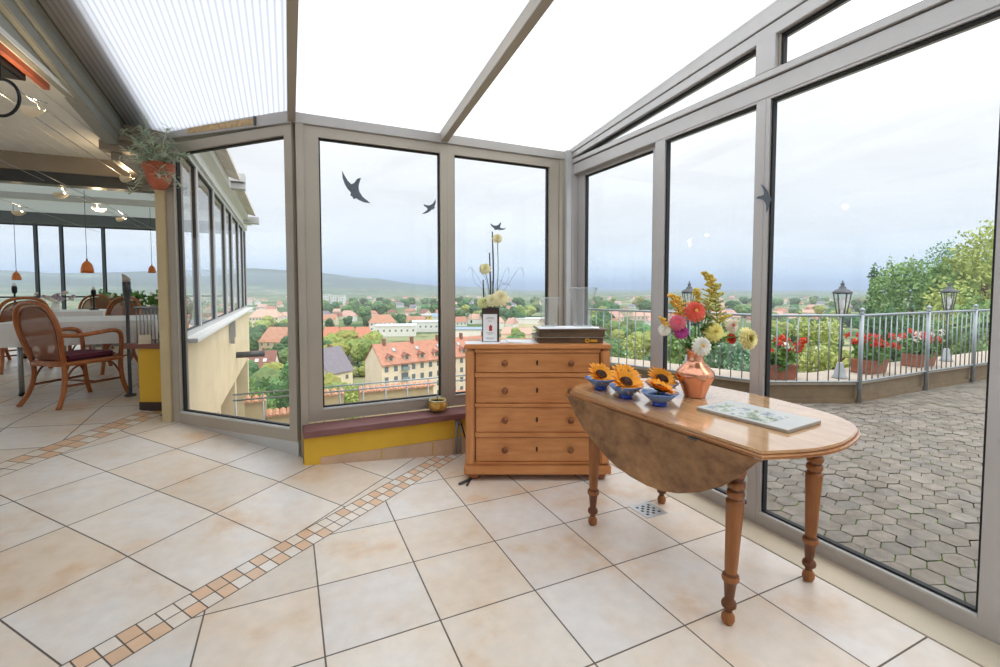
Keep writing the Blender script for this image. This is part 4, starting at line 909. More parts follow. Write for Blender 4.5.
# cable spots under the ceiling
SHELL = mat('cream_glass_shell', '#efe3c6', .4, 0, .05); HALO = emis('halogen_bulb', (1, .72, .38), 14)
def spot(x, y, z, rz, lb, s_=1.0):
    t = thing('cable_spotlight', lb, 'lamp', (x, y, z), rz); m = MB(); n1, n2 = 9, 12; vs = []
    for i in range(n1):
        for j in range(n2):
            a = -1.5 + 3.0 * j / (n2 - 1); u = i / (n1 - 1); r = (.022 + .04 * u) * s_; L = .10 * s_ * (1 - .3 * abs(a) / 1.5)
            vs.append((math.sin(a) * r, -.02 + u * L, -math.cos(a) * r * .75))
    m.add(vs, [(i * n2 + j, i * n2 + j + 1, (i + 1) * n2 + j + 1, (i + 1) * n2 + j) for i in range(n1 - 1) for j in range(n2 - 1)], 0, True); m.build('shade', SHELL, t, recalc=False)
    m = MB(); m.ball((0, .012 * s_, -.006), (.012 * s_, .016 * s_, .012 * s_), 10); m.build('bulb', HALO, t)
    m = MB(); m.tube([(0, .0, 0), (0, 0, .045 * s_)], .004, 6); m.tube([(-.05 * s_, 0, .045 * s_), (.05 * s_, 0, .045 * s_)], .0035, 6); m.build('holder', CHROME, t)
    l = bpy.data.lights.new('halogen', 'POINT'); l.energy = 4; l.color = (1, .75, .45); l.shadow_soft_size = .02
    lo = bpy.data.objects.new('halogen_light', l); col.objects.link(lo); lo.parent = t; lo.location = (0, .04 * s_, .02)
SP = [(-1.30, 5.33, 2.475, 60, 'lit cable spot beside the terracotta wall pot', 1.0), (-2.12, 6.38, 2.455, 50, 'lit cable spot under the dark beam, above the nearest chair', 1.15), (-2.905, 7.52, 2.383, 50, 'lit cable spot farthest left under the grey ceiling', 1.15), (-1.93, 6.63, 2.35, -150, 'unlit looking cable spot turned away under the grey ceiling', 1.1), (-1.85, 7.25, 2.33, 60, 'lit cable spot lowest and nearest to the column', 1.0), (-1.262, 3.50, 2.47, 60, 'large cable spot close overhead under the white boards', .95)]
for a in SP: spot(a[0], a[1], a[2], R(a[3]), a[4], a[5])
for k, (a, b_, lb) in enumerate((((-1.31, 2.4, 2.52), (-1.27, 8.2, 2.52), 'thin lighting cable running along the beam over the large spot'), ((-1.42, 2.4, 2.52), (-1.38, 8.2, 2.50), 'thin lighting cable beside the one over the large spot'), ((-1.85, 5.0, 2.41), (-1.85, 9, 2.35), 'thin lighting cable over the lowest spot'), ((-2.15, 5.0, 2.52), (-2.1, 9, 2.42), 'thin lighting cable over the spot above the chair'), ((-2.95, 5.0, 2.5), (-2.9, 10, 2.40), 'thin lighting cable over the farthest left spot'))):
    m = MB(); m.tube([a, b_], .003, 5); tag(m.build('lighting_cable', CHROME), lb, 'cable')
rg = thing('hanging_ring', 'black metal ring hanging under the white boards at the picture edge', 'ring', (-1.205, 2.98, 2.345), -TH)
m = MB(); m.tube([(.085 * math.cos(2 * PI * k / 32), 0, .085 * math.sin(2 * PI * k / 32)) for k in range(32)], .007, 8, closed=True); m.build('hoop', BLACK, rg)
m = MB(); m.tube([(0, 0, .085), (0, 0, .40)], .003, 6); m.build('rod', BLACK, rg)
m = MB(); m.box((0, 0, 0), (.2, .42, .06)); m.box((0, 0, -.032), (.17, .38, .006), None, 0); tag(m.build('ceiling_heater', BLACK, bev=.004, loc=(-1.495, 3.52, 2.715)), 'black box mounted under the white boards near the terracotta strip', 'heater')
tp = MB(); tp.bb(-1.385, -1.355, 1.0, 3.92, 2.712, 2.75); struct('trim_32', tp, TERRA)

# ================================================================== OUTSIDE: TERRACE ON THE RIGHT
pave = MB(); pave.col = []; PAVEZ = -.035
pm_ = NB('grey_concrete_paver'); pp = pm_.pr(.85); vc = pm_.n('ShaderNodeVertexColor'); vc.layer_name = 'tile'; v = pm_.coords(); f = pm_.noise(v, 9, 5, .65)
mm = pm_.n('ShaderNodeMixRGB', blend_type='MULTIPLY'); mm.inputs[0].default_value = 1; pm_.l(pm_.ramp(f, [(.3, hexc('#6b655d')), (.7, hexc('#8c857b'))]), mm.inputs[1]); pm_.l(vc.outputs[0], mm.inputs[2]); pm_.l(mm.outputs[0], pp.inputs['Base Color']); pm_.bump(pp, f, .3, .01)
jm = NB('mossy_joint'); jp = jm.pr(.95); f = jm.noise(jm.coords(), 1.1, 4, .6); jm.l(jm.ramp(f, [(.36, hexc('#3a332b')), (.48, hexc('#57693a')), (.6, hexc('#86a548'))]), jp.inputs['Base Color'])
EDGE = [V2(2.7, -3.2), V2(14, -3.2), V2(14, 3.40), V2(6.65, 3.40), V2(5.57, 3.88), V2(4.45, 6.5), V2(2.7, 6.5)]
def inpoly(p, poly):
    c = False
    for a, b in zip(poly, poly[1:] + poly[:1]):
        if (a.y > p.y) != (b.y > p.y) and p.x < (b.x - a.x) * (p.y - a.y) / (b.y - a.y) + a.x: c = not c
    return c
rng = random.Random(12); hx, hy = .165, .105
for i in range(0, 72):
    for j in range(-32, 64):
        c = V2(2.72 + i * hx * .985 + (hx / 2 if j % 2 else 0), j * hy)
        if not inpoly(c, EDGE): continue
        w_, l_, g_ = hx / 2 * .985, hy * .66, .006
        P = [V2(0, l_), V2(w_, l_ * .52), V2(w_, -l_ * .52), V2(0, -l_), V2(-w_, -l_ * .52), V2(-w_, l_ * .52)]
        P = [c + p * (1 - g_ / .12) for p in P]; zt = PAVEZ + rng.uniform(-.003, .003)
        pave.add([(p.x, p.y, zt) for p in P], [(5, 4, 3, 2, 1, 0)], 0); k = rng.uniform(.82, 1.12); t_ = rng.uniform(-.03, .03); pave.col.append((k + t_, k, k - t_, 1))
pave.add([(p.x, p.y, PAVEZ - .012) for p in EDGE], [tuple(range(len(EDGE)))], 1); pave.col.append((1, 1, 1, 1))
po_ = pave.build('floor_terrace', [pm_.m, jm.m], recalc=False); po_['kind'] = 'structure'
for p in po_.data.polygons:
    if p.normal.z < 0: p.flip()
PTS = [Vector(p) for p in ((4.45, 6.5, 0), (5.57, 3.88, 0), (6.65, 3.40, 0), (8.35, 3.42, 0), (9.72, 3.40, 0), (14, 3.40, 0))]
STONE = mat('tan_terrace_stone', '#75654f', .85, 0, .16, 5, .25)
cw = MB()
def mitre(off):
    o_ = []
    for i, p in enumerate(PTS):
        ns = []
        for a, b in ((i - 1, i), (i, i + 1)):
            if a >= 0 and b < len(PTS): d = (PTS[b] - PTS[a]).normalized(); ns.append(Vector((-d.y, d.x, 0)))
        bi = sum(ns, Vector()).normalized(); o_.append(p + bi * (off / bi.dot(ns[0])))
    return o_
def strip_(o0_, o1_, z0, z1, mi):
    A0, A1 = mitre(o0_), mitre(o1_)
    for i in range(len(PTS) - 1): cw.prism([A0[i] + Vector((0, 0, z0)), A0[i + 1] + Vector((0, 0, z0)), A1[i + 1] + Vector((0, 0, z0)), A1[i] + Vector((0, 0, z0))], (0, 0, z1 - z0), mi)
strip_(0, .6, -1.6, .2, 0); strip_(-.03, 0, -.05, .02, 0); strip_(-.02, .63, .201, .24, 1)
cw = cw.build('wall_terrace', [STONE, mat('pale_coping', '#b3a798', .8, 0, .1)]); cw['kind'] = 'structure'
GALV = mat('galvanised_steel', '#9aa3a8', .4, .6, .06)
tr_ = thing('terrace_railing', 'grey steel railing with ball topped posts along the terrace edge', 'railing', PTS[2])
o0 = PTS[2]; off = []
m = MB()
fr_ = [p - o0 + Vector((0, 0, 1.10)) for p in PTS]; shift = []
for i, p in enumerate(PTS):
    d = (PTS[min(i + 1, 5)] - PTS[max(i - 1, 0)]).normalized(); shift.append(Vector((d.y, -d.x, 0)) * .055)
top_ = [p - o0 + s_ + Vector((0, 0, 1.10)) for p, s_ in zip(PTS, shift)]
m.tube(top_, .017, 8); m.build('top_rail', GALV, tr_)
m = MB(); m.tube([p - Vector((0, 0, .85)) for p in top_], .013, 8); m.build('bottom_rail', GALV, tr_)
posts = [top_[0], top_[1], top_[2], top_[3], top_[4], top_[4].lerp(top_[5], .4)]
for p in posts:
    m = MB(); x, y = p.x, p.y; m.tube([(x, y, -.02), (x, y, 1.12)], .026, 10); m.lathe([(.03, 1.12), (.032, 1.13), (.015, 1.14), (.033, 1.165), (.033, 1.18), (.001, 1.205)], 12, (x, y, 0)); m.build('post', GALV, tr_)
for a, b in zip(top_, top_[1:]):
    n = int((b - a).length / .135)
    for k in range(1, n):
        p = a.lerp(b, k / n); m = MB(); m.tube([(p.x, p.y, .25), (p.x, p.y, 1.10)], .0075, 6); m.build('baluster', GALV, tr_)
LMET = mat('weathered_lamp_metal', '#56595c', .5, .5, .1); LPED = mat('pale_lamp_foot', '#a9b0b4', .5, .3)
def garden_lamp(x, y, z, lb, s_=1.0):
    t = thing('garden_lamp', lb, 'lamp', (x, y, z)); t.scale = (.78 * s_, .78 * s_, s_)
    m = MB(); m.lathe([(.11, 0), (.115, .02), (.085, .05), (.08, .11), (.055, .14), (.05, .2), (.03, .22)], 16); m.build('foot', LPED, t)
    m = MB(); m.lathe([(.026, .2), (.026, .5), (.034, .51), (.034, .53), (.026, .54), (.026, .80), (.045, .83), (.02, .85)], 12); m.build('post', LMET, t)
    cage = MB(); n = 6
    for k in range(n):
        a, b_ = 2 * PI * k / n, 2 * PI * (k + 1) / n
        P0, P1 = Vector((.065 * math.cos(a), .065 * math.sin(a), .85)), Vector((.125 * math.cos(a), .125 * math.sin(a), 1.14)); Q0, Q1 = Vector((.065 * math.cos(b_), .065 * math.sin(b_), .85)), Vector((.125 * math.cos(b_), .125 * math.sin(b_), 1.14))
        cage.tube([P0, P1], .009, 6); cage.tube([P0, Q0], .008, 6); cage.tube([P1, Q1], .01, 6)
    cage.build('cage', LMET, t)
    g = MB()
    for k in range(n):
        a, b_ = 2 * PI * k / n, 2 * PI * (k + 1) / n
        g.add([(.063 * math.cos(a), .063 * math.sin(a), .85), (.063 * math.cos(b_), .063 * math.sin(b_), .85), (.122 * math.cos(b_), .122 * math.sin(b_), 1.14), (.122 * math.cos(a), .122 * math.sin(a), 1.14)], [(0, 1, 2, 3)])
    g.build('pane', thinglass('lamp_glass', .12), t, recalc=False)
    m = MB(); m.lathe([(.148, 1.14), (.145, 1.155), (.10, 1.185), (.055, 1.20), (.05, 1.225), (.02, 1.24), (.032, 1.258), (.03, 1.27), (.009, 1.285), (.013, 1.30), (.001, 1.315)], 12); m.build('roof', LMET, t)
    m = MB(); m.tube([(0, 0, .85), (0, 0, .92)], .02, 8); m.ball((0, 0, .99), (.042, .042, .085), 12); m.build('bulb', WHITE, t)
garden_lamp(6.71, 3.62, .24, 'black lantern on a short post between the geranium boxes')
garden_lamp(9.85, 3.72, .24, 'black lantern on a short post at the right, before the trees')
garden_lamp(5.40, 4.98, .24, 'black lantern partly hidden behind the bouquet')
RED = mat('geranium_red', '#e4452c', .6, 0, .15, 20); GERL = mat('geranium_leaf', '#6a984e', .65, 0, .25, 9)
BOXT = mat('brown_terracotta', '#96604a', .8, 0, .2, 9, .2)
def planter(x, y, rz, w_, lb, lb2, seed, white=0):
    t = thing('planter_box', lb, 'planter', (x, y, .241), rz)
    m = MB(); m.prism([(-w_ / 2 + .02, -.10, 0), (w_ / 2 - .02, -.10, 0), (w_ / 2, -.12, .19), (-w_ / 2, -.12, .19)], (0, .24, 0)); m.build('trough', BOXT, t, bev=.006)
    m = MB(); m.bb(-w_ / 2 - .008, w_ / 2 + .008, -.13, .13, .165, .195); m.build('rim', BOXT, t, bev=.005)
    f = thing('geranium', lb2, 'geranium', (x, y, .43), rz); q = random.Random(seed)
    m = MB(); leaf_cloud(m, [((0, 0, .12), (w_ * .66, .26, .24))], 1000, .075, seed, 0, .5); m.build('foliage', GERL, f)
    m = MB(); sm = MB(); n = int(w_ * 46)
    for k in range(n):
        p = Vector((q.uniform(-w_ * .6, w_ * .6), q.uniform(-.22, .18), .2 + .16 * q.random())); sm.tube([(p.x * .6, p.y * .5, .05), p], .003, 4)
        mi = 1 if q.random() < white else 0
        for j in range(12):
            d = Vector((q.gauss(0, 1), q.gauss(0, 1), q.gauss(0, .7))).normalized(); petals(m, p + d * .035, .026, d, 1, 5, .4, .8, mi, j)
    m.build('bloom', [RED, CB['white_petal']], f); sm.build('stem', GERL, f)
planter(5.92, 3.96, R(-24), .42, 'terracotta box seen just right of the door post', 'red geranium in the box just right of the door post', 71, .1)
planter(7.55, 3.68, 0, .47, 'terracotta box standing right of the nearer lantern', 'bright red geranium in the box right of the nearer lantern', 72)
planter(8.90, 3.68, 0, .50, 'terracotta box standing left of the far lantern', 'red and white geranium in the box left of the far lantern', 73, .35)

# ================================================================== OUTSIDE: BELOW THE BUILDING
m = MB()
for x, y in ((-.99, 7.2), (-.99, 9.3), (-.99, 12.1)): m.bb(x - .12, x + .12, y - .12, y + .12, -3.2, -.15)
struct('trim_33', m, CREAM)
m = MB(); m.bb(-1.9, -1.8, 5.2, 12.3, -3.2, -.15); struct('wall_under', m, mat('dark_undercroft', '#54483c', .8))
m = MB(); m.tube([(-.85, 9.3, .26), (-.40, 9.3, .26)], .055, 14); tag(m.build('awning_tube', DKGREY), 'dark grey tube jutting out of the cream outer wall', 'tube')
m = MB(); m.box((-.80, 8.35, .80), (.07, .09, .26)); m.box((-.81, 8.35, .72), (.06, .05, .3)); tag(m.build('wall_bracket', CHROME), 'small grey bracket under the white outer sill', 'bracket')
ROOFP = mat('weathered_pink_tile', '#e8e0da', .85, 0, .15, 8)
for k, (y0, y1, z0) in enumerate(((5.2, 7.75, 3.02), (8.2, 11.3, 3.0))):
    m = MB(); m.prism([(-1.4, y0, z0 + .26), (-.60, y0, z0 + .05), (-.60, y0, z0), (-1.4, y0, z0 + .2)], (0, y1 - y0, 0)); struct('trim_%d' % (34 + k), m, ROOFP)
m = MB(); m.bb(-.9, -.555, 7.9, 8.15, 3.04, 3.16); m.bb(-.9, -.555, 7.95, 8.12, 2.94, 3.02); struct('trim_36', m, ALUL)
m = MB(); m.bb(-.9, -.545, 11.4, 11.6, 2.86, 3.0); struct('trim_37', m, ALUL)
m = MB(); m.bb(-.86, -.74, 5.0, 12.4, 2.93, 3.03); struct('trim_38', m, WHITE)
ground = MB(); ground.bb(-6, 4.6, 4.0, 9.5, -1.75, -1.6); struct('floor_yard', ground, mat('yard_gravel', '#a79c8b', .95, 0, .12, 20))
PARA = mat('beige_yard_wall', '#cfbd94', .9, 0, .08, 4); COPT = mat('terracotta_coping', '#cf9b7e', .85, 0, .2, 18)
for k, (x0, x1, zt, lb) in enumerate(((-.66, -.36, -.38, 'beige pier with tiled cap beyond the angled pane'), (-.34, .52, -.63, 'lower beige wall with tiled cap between two piers'), (.54, .85, -.385, 'short beige wall piece with tiled cap behind the left back pane'), (1.13, 2.46, -.385, 'long beige yard wall with terracotta cap behind the left back pane'), (2.7, 4.5, -.63, 'lower beige wall with tiled cap behind the chest'))):
    t = thing('yard_wall', lb, 'wall', ((x0 + x1) / 2, 8.3, -1.62)); h = zt + 1.62; w_ = (x1 - x0) / 2
    m = MB(); m.bb(-w_, w_, 0, .22, 0, h); m.build('masonry', PARA, t)
    m = MB(); n = max(3, int((x1 - x0) / .09))
    for i in range(n):
        a = -w_ - .02 + (2 * w_ + .04) * (i + .5) / n; m.prism([(a - .045, -.06, h - .01), (a + .045, -.06, h - .01), (a + .045, -.06, h + .005), (a, -.06, h + .03), (a - .045, -.06, h + .005)], (0, .17, .06)); m.prism([(a - .045, .28, h - .01), (a + .045, .28, h - .01), (a + .045, .28, h + .005), (a, .28, h + .03), (a - .045, .28, h + .005)], (0, -.17, .06))
    m.build('coping', COPT, t)
yr = thing('yard_railing', 'thin grey steel railing in front of the beige yard wall', 'railing', (2, 7.6, -1.62))
for z, nm in ((1.52, 'top_rail'), (1.435, 'middle_rail'), (.9, 'bottom_rail')):
    m = MB(); m.tube([(-2.75, 0, z), (2.4, -.0, z)], .013, 8); m.build(nm, GALV, yr)
for k in range(15):
    x = -2.72 + k * .36; m = MB(); m.tube([(x, 0, .0), (x, 0, 1.52)], .011, 8); m.build('upright', GALV, yr)

# ================================================================== OUTSIDE: VALLEY, TOWN, HILLS
def at(px, D): return RTV * ((px - 500) * D / 457.7) + FWV * D
AZ = lambda px: math.degrees(math.atan((px - 500) / 457.7))
RIDGE = [(AZ(p), h) for p, h in ((-300, 16), (0, 18), (60, 14.5), (130, 16), (200, 18), (250, 20), (290, 17.5), (322, 14.5), (360, 10.5), (380, 9.5), (408, 4.5), (436, 2.5), (480, 1), (520, 0), (1300, 0))]
def ground_z(p):
    r = p.length; x = p.dot(RTV); y = p.dot(FWV); az = math.degrees(math.atan2(x, y))
    z = interp(r, [7, 12, 20, 60, 115, 130], [-2.2, -3.0, -5.0, -18, -34, -35])
    if r > 1500:
        h = interp(az, [a for a, b in RIDGE], [b for a, b in RIDGE]) * r * math.cos(math.radians(az)) / 457.7
        k = interp(r, [1800, 3000, 3900, 5200, 9000, 14000], [0, .18, .5, 1, 1, 1]); n = noise.noise(Vector((p.x / 700, p.y / 700, 3))) * .22 * interp(r, [1800, 3000, 5000, 6000], [0, 1, .35, 0])
        z += (h + 36 * (1 if h > 20 else h / 20)) * max(0, k + n * (k > 0))
    return z
tm = MB(); RS = [6.5]
while RS[-1] < 14000: RS.append(RS[-1] * 1.085)
NA = 150; vs = []
for r in RS:
    for k in range(NA + 1):
        a = R(-75 + 150 * k / NA); p = RTV * (r * math.sin(a)) + FWV * (r * math.cos(a)); vs.append((p.x, p.y, ground_z(p)))
tm.add(vs, [(i * (NA + 1) + k, i * (NA + 1) + k + 1, (i + 1) * (NA + 1) + k + 1, (i + 1) * (NA + 1) + k) for i in range(len(RS) - 1) for k in range(NA)], 0, True)
gm = NB('valley_ground'); gp_ = gm.pr(.95, 0, .1); v1 = gm.coords((.004, .004, .004)); vo = gm.n('ShaderNodeTexVoronoi', Scale=2.2); gm.l(v1, vo.inputs['Vector'])
sp_ = gm.n('ShaderNodeSeparateXYZ'); gm.l(vo.outputs['Color'], sp_.inputs[0])
field = gm.ramp(sp_.outputs[0], [(.15, hexc('#5a7149')), (.4, hexc('#728259')), (.62, hexc('#a39c78')), (.8, hexc('#84906a')), (.95, hexc('#b8aa86'))])
fz_ = gm.noise(gm.coords((.02, .02, .02)), 1.2, 6, .65); wd = gm.n('ShaderNodeMixRGB'); wd.inputs[2].default_value = (*hexc('#3d5a35'), 1)
fr2 = gm.n('ShaderNodeMapRange'); fr2.inputs[1].default_value = .5; fr2.inputs[2].default_value = .58; gm.l(fz_, fr2.inputs[0]); gm.l(fr2.outputs[0], wd.inputs[0]); gm.l(field, wd.inputs[1]); gz = gm.n('ShaderNodeSeparateXYZ'); gm.l(gm.coords(), gz.inputs[0]); gr = gm.n('ShaderNodeMapRange'); gm.l(gz.outputs[2], gr.inputs[0]); gr.inputs[1].default_value = -22; gr.inputs[2].default_value = 25
fn = gm.noise(gm.coords((.0016, .0016, .006)), 1.3, 5, .6); fc = gm.ramp(fn, [(.40, hexc('#2c4736')), (.56, hexc('#3a5a41')), (.64, hexc('#8c9a63'))]); hm_ = gm.n('ShaderNodeMixRGB'); gm.l(gr.outputs[0], hm_.inputs[0]); gm.l(wd.outputs[0], hm_.inputs[1]); gm.l(fc, hm_.inputs[2]); gm.l(hm_.outputs[0], gp_.inputs['Base Color'])
te = tm.build('ground', gm.m, recalc=False); te['kind'] = 'structure'

RR = mat('red_tile_roof', '#bb8670', .85, 0, .14, .8, rnd=.22); RO = mat('orange_tile_roof', '#c9846a', .85, 0, .12, .8); RP = mat('faded_pink_roof', '#cfa594', .85, 0, .12, .6, rnd=.2)
RB = mat('brown_tile_roof', '#8f6459', .85, 0, .15, .8); RG = mat('grey_mauve_roof', '#86818a', .8, 0, .1, .8); RW = mat('pale_flat_roof', '#dfe2e4', .7, 0, .06, .3); RBL = mat('blue_grey_roof', '#8fa3b5', .6, 0, .1, .4)
WC = mat('cream_house_wall', '#ecdac2', .9, 0, .07, .5, rnd=.3); WW = mat('white_house_wall', '#eeece6', .9, 0, .04, .5); WY = mat('yellow_house_wall', '#ecd17c', .9, 0, .06, .5); WP = mat('pink_house_wall', '#dcb0a2', .9, 0, .06, .5); WBE = mat('beige_house_wall', '#cbb493', .9, 0, .08, .5)
WIN = mat('dark_house_window', '#737c82', .25)
def house(name, lb, cat, px, D, w_, d, hw, hr, rot, wm, rm, hip=0.0, win=None, parts=True, group=None, gable_front=False, flat=False, chim=0):
    p = at(px, D); p.z = ground_z(p) - .6; hw += .6
    if parts: t = thing(name, lb, cat, p, -TH + R(rot), group)
    b = MB(); b.bb(-w_ / 2, w_ / 2, -d / 2, d / 2, 0, hw)
    r = MB() if parts else b; mi = 0 if parts else 1; e = .5
    x, y = w_ / 2 + e, d / 2 + e
    if flat: r.bb(-x, x, -y, y, hw, hw + hr, mi)
    else:
        if gable_front: xa = [(0, -y * (1 - hip)), (0, y * (1 - hip))]
        else: xa = [(-x * (1 - hip), 0), (x * (1 - hip), 0)]
        V = [(-x, -y, hw - .3), (x, -y, hw - .3), (x, y, hw - .3), (-x, y, hw - .3), (*xa[0], hw + hr), (*xa[1], hw + hr)]
        F = [(0, 1, 4), (1, 2, 5, 4), (2, 3, 5), (3, 0, 4, 5)] if gable_front else [(0, 1, 5, 4), (1, 2, 5), (2, 3, 4, 5), (3, 0, 4)]
        if hip == 0:      # open gables: keep roof as two slabs, gable walls on the body
            F2 = [f for f in F if len(f) == 4]; r.add(V, F2, mi); r.add([(a, b_, c - .25) for a, b_, c in V], [f[::-1] for f in F2], mi)
            if gable_front: b.prism([(-w_ / 2, -d / 2, hw), (w_ / 2, -d / 2, hw), (0, -d / 2, hw + hr - .4)], (0, d, 0))
            else: b.prism([(-w_ / 2, -d / 2, hw), (-w_ / 2, d / 2, hw), (-w_ / 2, 0, hw + hr - .4)], (w_, 0, 0))
        else: r.add(V, F + [(3, 2, 1, 0)], mi)
    if not parts: return tag(b.build(name, [wm, rm], loc=p, rotz=-TH + R(rot)), lb, cat, group)
    b.build('walls', wm, t); r.build('roof', rm, t)
    if win:
        rows, cols = win
        for i in range(rows):
            for j in range(cols):
                z = hw * (i + .62) / rows; xx = -w_ / 2 + w_ * (j + .5) / cols; s_ = min(1.3, w_ / cols * .45)
                m = MB(); m.bb(xx - s_ / 2, xx + s_ / 2, -d / 2 - .08, -d / 2 + .05, z - .8, z + .7); m.build('window', WIN, t)
        if hw / rows > 2.2:
            for i in range(rows):
                for j in range(2):
                    z = hw * (i + .62) / rows
                    for sx_ in (-1,):
                        m = MB(); yy = -d / 4 + d / 2 * j; m.bb(sx_ * w_ / 2 - .07, sx_ * w_ / 2 + .07, yy - .5, yy + .5, z - .8, z + .7); m.build('window', WIN, t)
    for k in range(chim):
        m = MB(); xx = -w_ * .3 + w_ * .6 * k / max(1, chim - 1) if chim > 1 else w_ * .15; m.bb(xx - .4, xx + .4, -.4 + d * .1, .4 + d * .1, hw + hr * .5, hw + hr + 1.0); m.build('chimney', RB, t)
    return t
# --- the long dormered block below the yard wall
A_, B_ = at(381, 140), at(506, 172); dv = (B_ - A_); Ln = dv.length; ang = math.atan2(dv.y, dv.x); mid = (A_ + B_) / 2
nrm = Vector((-dv.y, dv.x, 0)).normalized(); Dp = 12.5; c0 = mid + nrm * Dp / 2
ab = thing('apartment_block', 'long cream apartment block with red dormered roof, nearest below the yard wall', 'building', (c0.x, c0.y, -36), ang)
HWb, HRb = 14.0, 5.6
b = MB(); b.bb(-Ln / 2, Ln / 2, -Dp / 2, Dp / 2, 0, HWb); b.prism([(-Ln / 2, -Dp / 2, HWb), (-Ln / 2, Dp / 2, HWb), (-Ln / 2, 0, HWb + HRb - .3)], (Ln, 0, 0)); b.build('walls', WC, ab)
r = MB(); V = [(-Ln / 2 - .3, -Dp / 2 - .6, HWb - .4), (Ln / 2 + .3, -Dp / 2 - .6, HWb - .4), (Ln / 2 + .3, 0, HWb + HRb), (-Ln / 2 - .3, 0, HWb + HRb), (Ln / 2 + .3, Dp / 2 + .6, HWb - .4), (-Ln / 2 - .3, Dp / 2 + .6, HWb - .4)]
r.add(V, [(0, 1, 2, 3), (3, 2, 4, 5)]); r.add([(a, b_, c - .35) for a, b_, c in V], [(3, 2, 1, 0), (5, 4, 2, 3)]); r.build('roof', RR, ab)
for i in range(4):
    for j in range(16):
        if j % 5 == 2: continue
        xx = -Ln / 2 + Ln * (j + .5) / 16; z = 2.2 + i * 3.3; m = MB(); m.bb(xx - .6, xx + .6, -Dp / 2 - .1, -Dp / 2 + .05, z - .8, z + .9); w2 = m.build('window', WIN, ab)
for j in (2, 7, 12):
    xx = -Ln / 2 + Ln * (j + .5) / 16
    for i in range(4):
        z = 1.6 + i * 3.3; m = MB(); m.bb(xx - 1.3, xx + 1.3, -Dp / 2 - 1.0, -Dp / 2, z - .1, z + .1); m.bb(xx - 1.3, xx + 1.3, -Dp / 2 - 1.0, -Dp / 2 - .92, z + .1, z + 1.0); m.build('balcony', mat('grey_balcony', '#8a9a9b', .6), ab)
        m = MB(); m.bb(xx - 1.2, xx + 1.2, -Dp / 2 - .06, -Dp / 2 + .05, z + .1, z + 2.3); m.build('window', WIN, ab)
for j in range(9):
    xx = -Ln / 2 + Ln * (j + .6) / 9; d = thing('dormer', '', 'x', (0, 0, 0)); bpy.data.objects.remove(d)
    m = MB(); m.bb(xx - .9, xx + .9, -Dp / 2 + .6, -Dp / 2 + 2.6, HWb + .5, HWb + 1.8); dm = m.build('dormer', WC, ab)
    m = MB(); m.prism([(xx - 1.3, -Dp / 2 + .2, HWb + 1.7), (xx + 1.3, -Dp / 2 + .2, HWb + 1.7), (xx, -Dp / 2 + .2, HWb + 2.6)], (0, 3.2, .3)); m.build('dormer_roof', RB, dm)
    m = MB(); m.bb(xx - .55, xx + .55, -Dp / 2 + .52, -Dp / 2 + .62, HWb + .7, HWb + 1.6); m.build('dormer_window', WIN, dm)
for j in range(5):
    xx = -Ln / 2 + Ln * (j + .35) / 5; m = MB(); m.bb(xx - .45, xx + .45, -.9, .1, HWb + HRb - .8, HWb + HRb + 1.5); m.build('chimney', RB, ab)
for j in range(6):
    xx = -Ln / 2 + Ln * (j + .7) / 6; y0, z0 = -2.6, HWb + HRb * (1 - 2.6 / (Dp / 2 + .6)) + .15; m = MB(); m.box((xx, y0, z0), (1.0, 1.3, .12), (math.atan2(HRb + .4, Dp / 2 + .6), 0, 0)); m.build('skylight', mat('roof_skylight', '#aebcc4', .2), ab)
# --- other houses one can tell apart
T = True
house('manor_house', 'broad pale building with hipped pinkish roof at the top of the angled pane view', 'building', 266, 440, 26, 16, 9, 7, 8, WC, RP, .35, (2, 9), chim=2)
house('villa', 'red roofed villa with dormers seen in the angled pane, above the dark tube', 'house', 278, 252, 16, 12, 7.5, 7.5, -12, WBE, RR, .3, (2, 4), chim=2)
bh = house('town_house', 'brownish red roofed house just below the dark tube in the angled pane', 'house', 256, 185, 14, 11, 4.5, 6.5, 14, WW, RB, 0, (1, 4), chim=1)
for xx in (-3, .5, 3.5):
    m = MB(); m.box((xx, -3.2, 5.1 + 6.5 * (1 - 3.2 / 6)), (1.3, 1.4, .15), (math.atan2(6.5, 6), 0, 0)); m.build('skylight', WW, bh)
for px, lb in ((327, 'leftmost white tower block of three, far out by the hills'), (334.5, 'middle white tower block of three, far out by the hills'), (342, 'rightmost white tower block of three, far out by the hills')):
    house('tower_block', lb, 'building', px, 833, 10, 12, 25 - (px > 330) * 1.5, .6, 0, WW, RW, flat=T, win=(5, 2))
house('school_building', 'low pink building in front of the white tower blocks', 'building', 338, 780, 32, 12, 5, 2, 0, WP, RP, flat=T)
house('villa', 'large red hipped villa in the middle of the left back pane', 'house', 382, 397, 22, 15, 7, 6.5, 18, WW, RR, .4, (2, 6), chim=1)
house('town_house', 'red roofed house right of the large hipped villa', 'house', 416, 440, 17, 11, 5, 4.5, 0, WW, RR, .1, (1, 5))
house('market_hall', 'wide white flat roofed hall behind the apartment block, left half', 'building', 396, 352, 30, 18, 7.5, .8, 10, WW, RW, flat=T, win=(1, 7))
house('market_hall', 'wide white flat roofed hall behind the apartment block, right half', 'building', 428, 385, 26, 18, 8, .8, 10, WW, RW, flat=T, win=(1, 6))
house('market_hall', 'blue grey roofed hall at the right edge of the left back pane', 'building', 437, 480, 14, 14, 7, 3, 0, WW, RBL, .1)
house('town_house', 'narrow yellow walled house beside the blue grey hall', 'house', 427, 455, 9, 9, 9, 1.5, 0, WY, RW, flat=T, win=(2, 3))
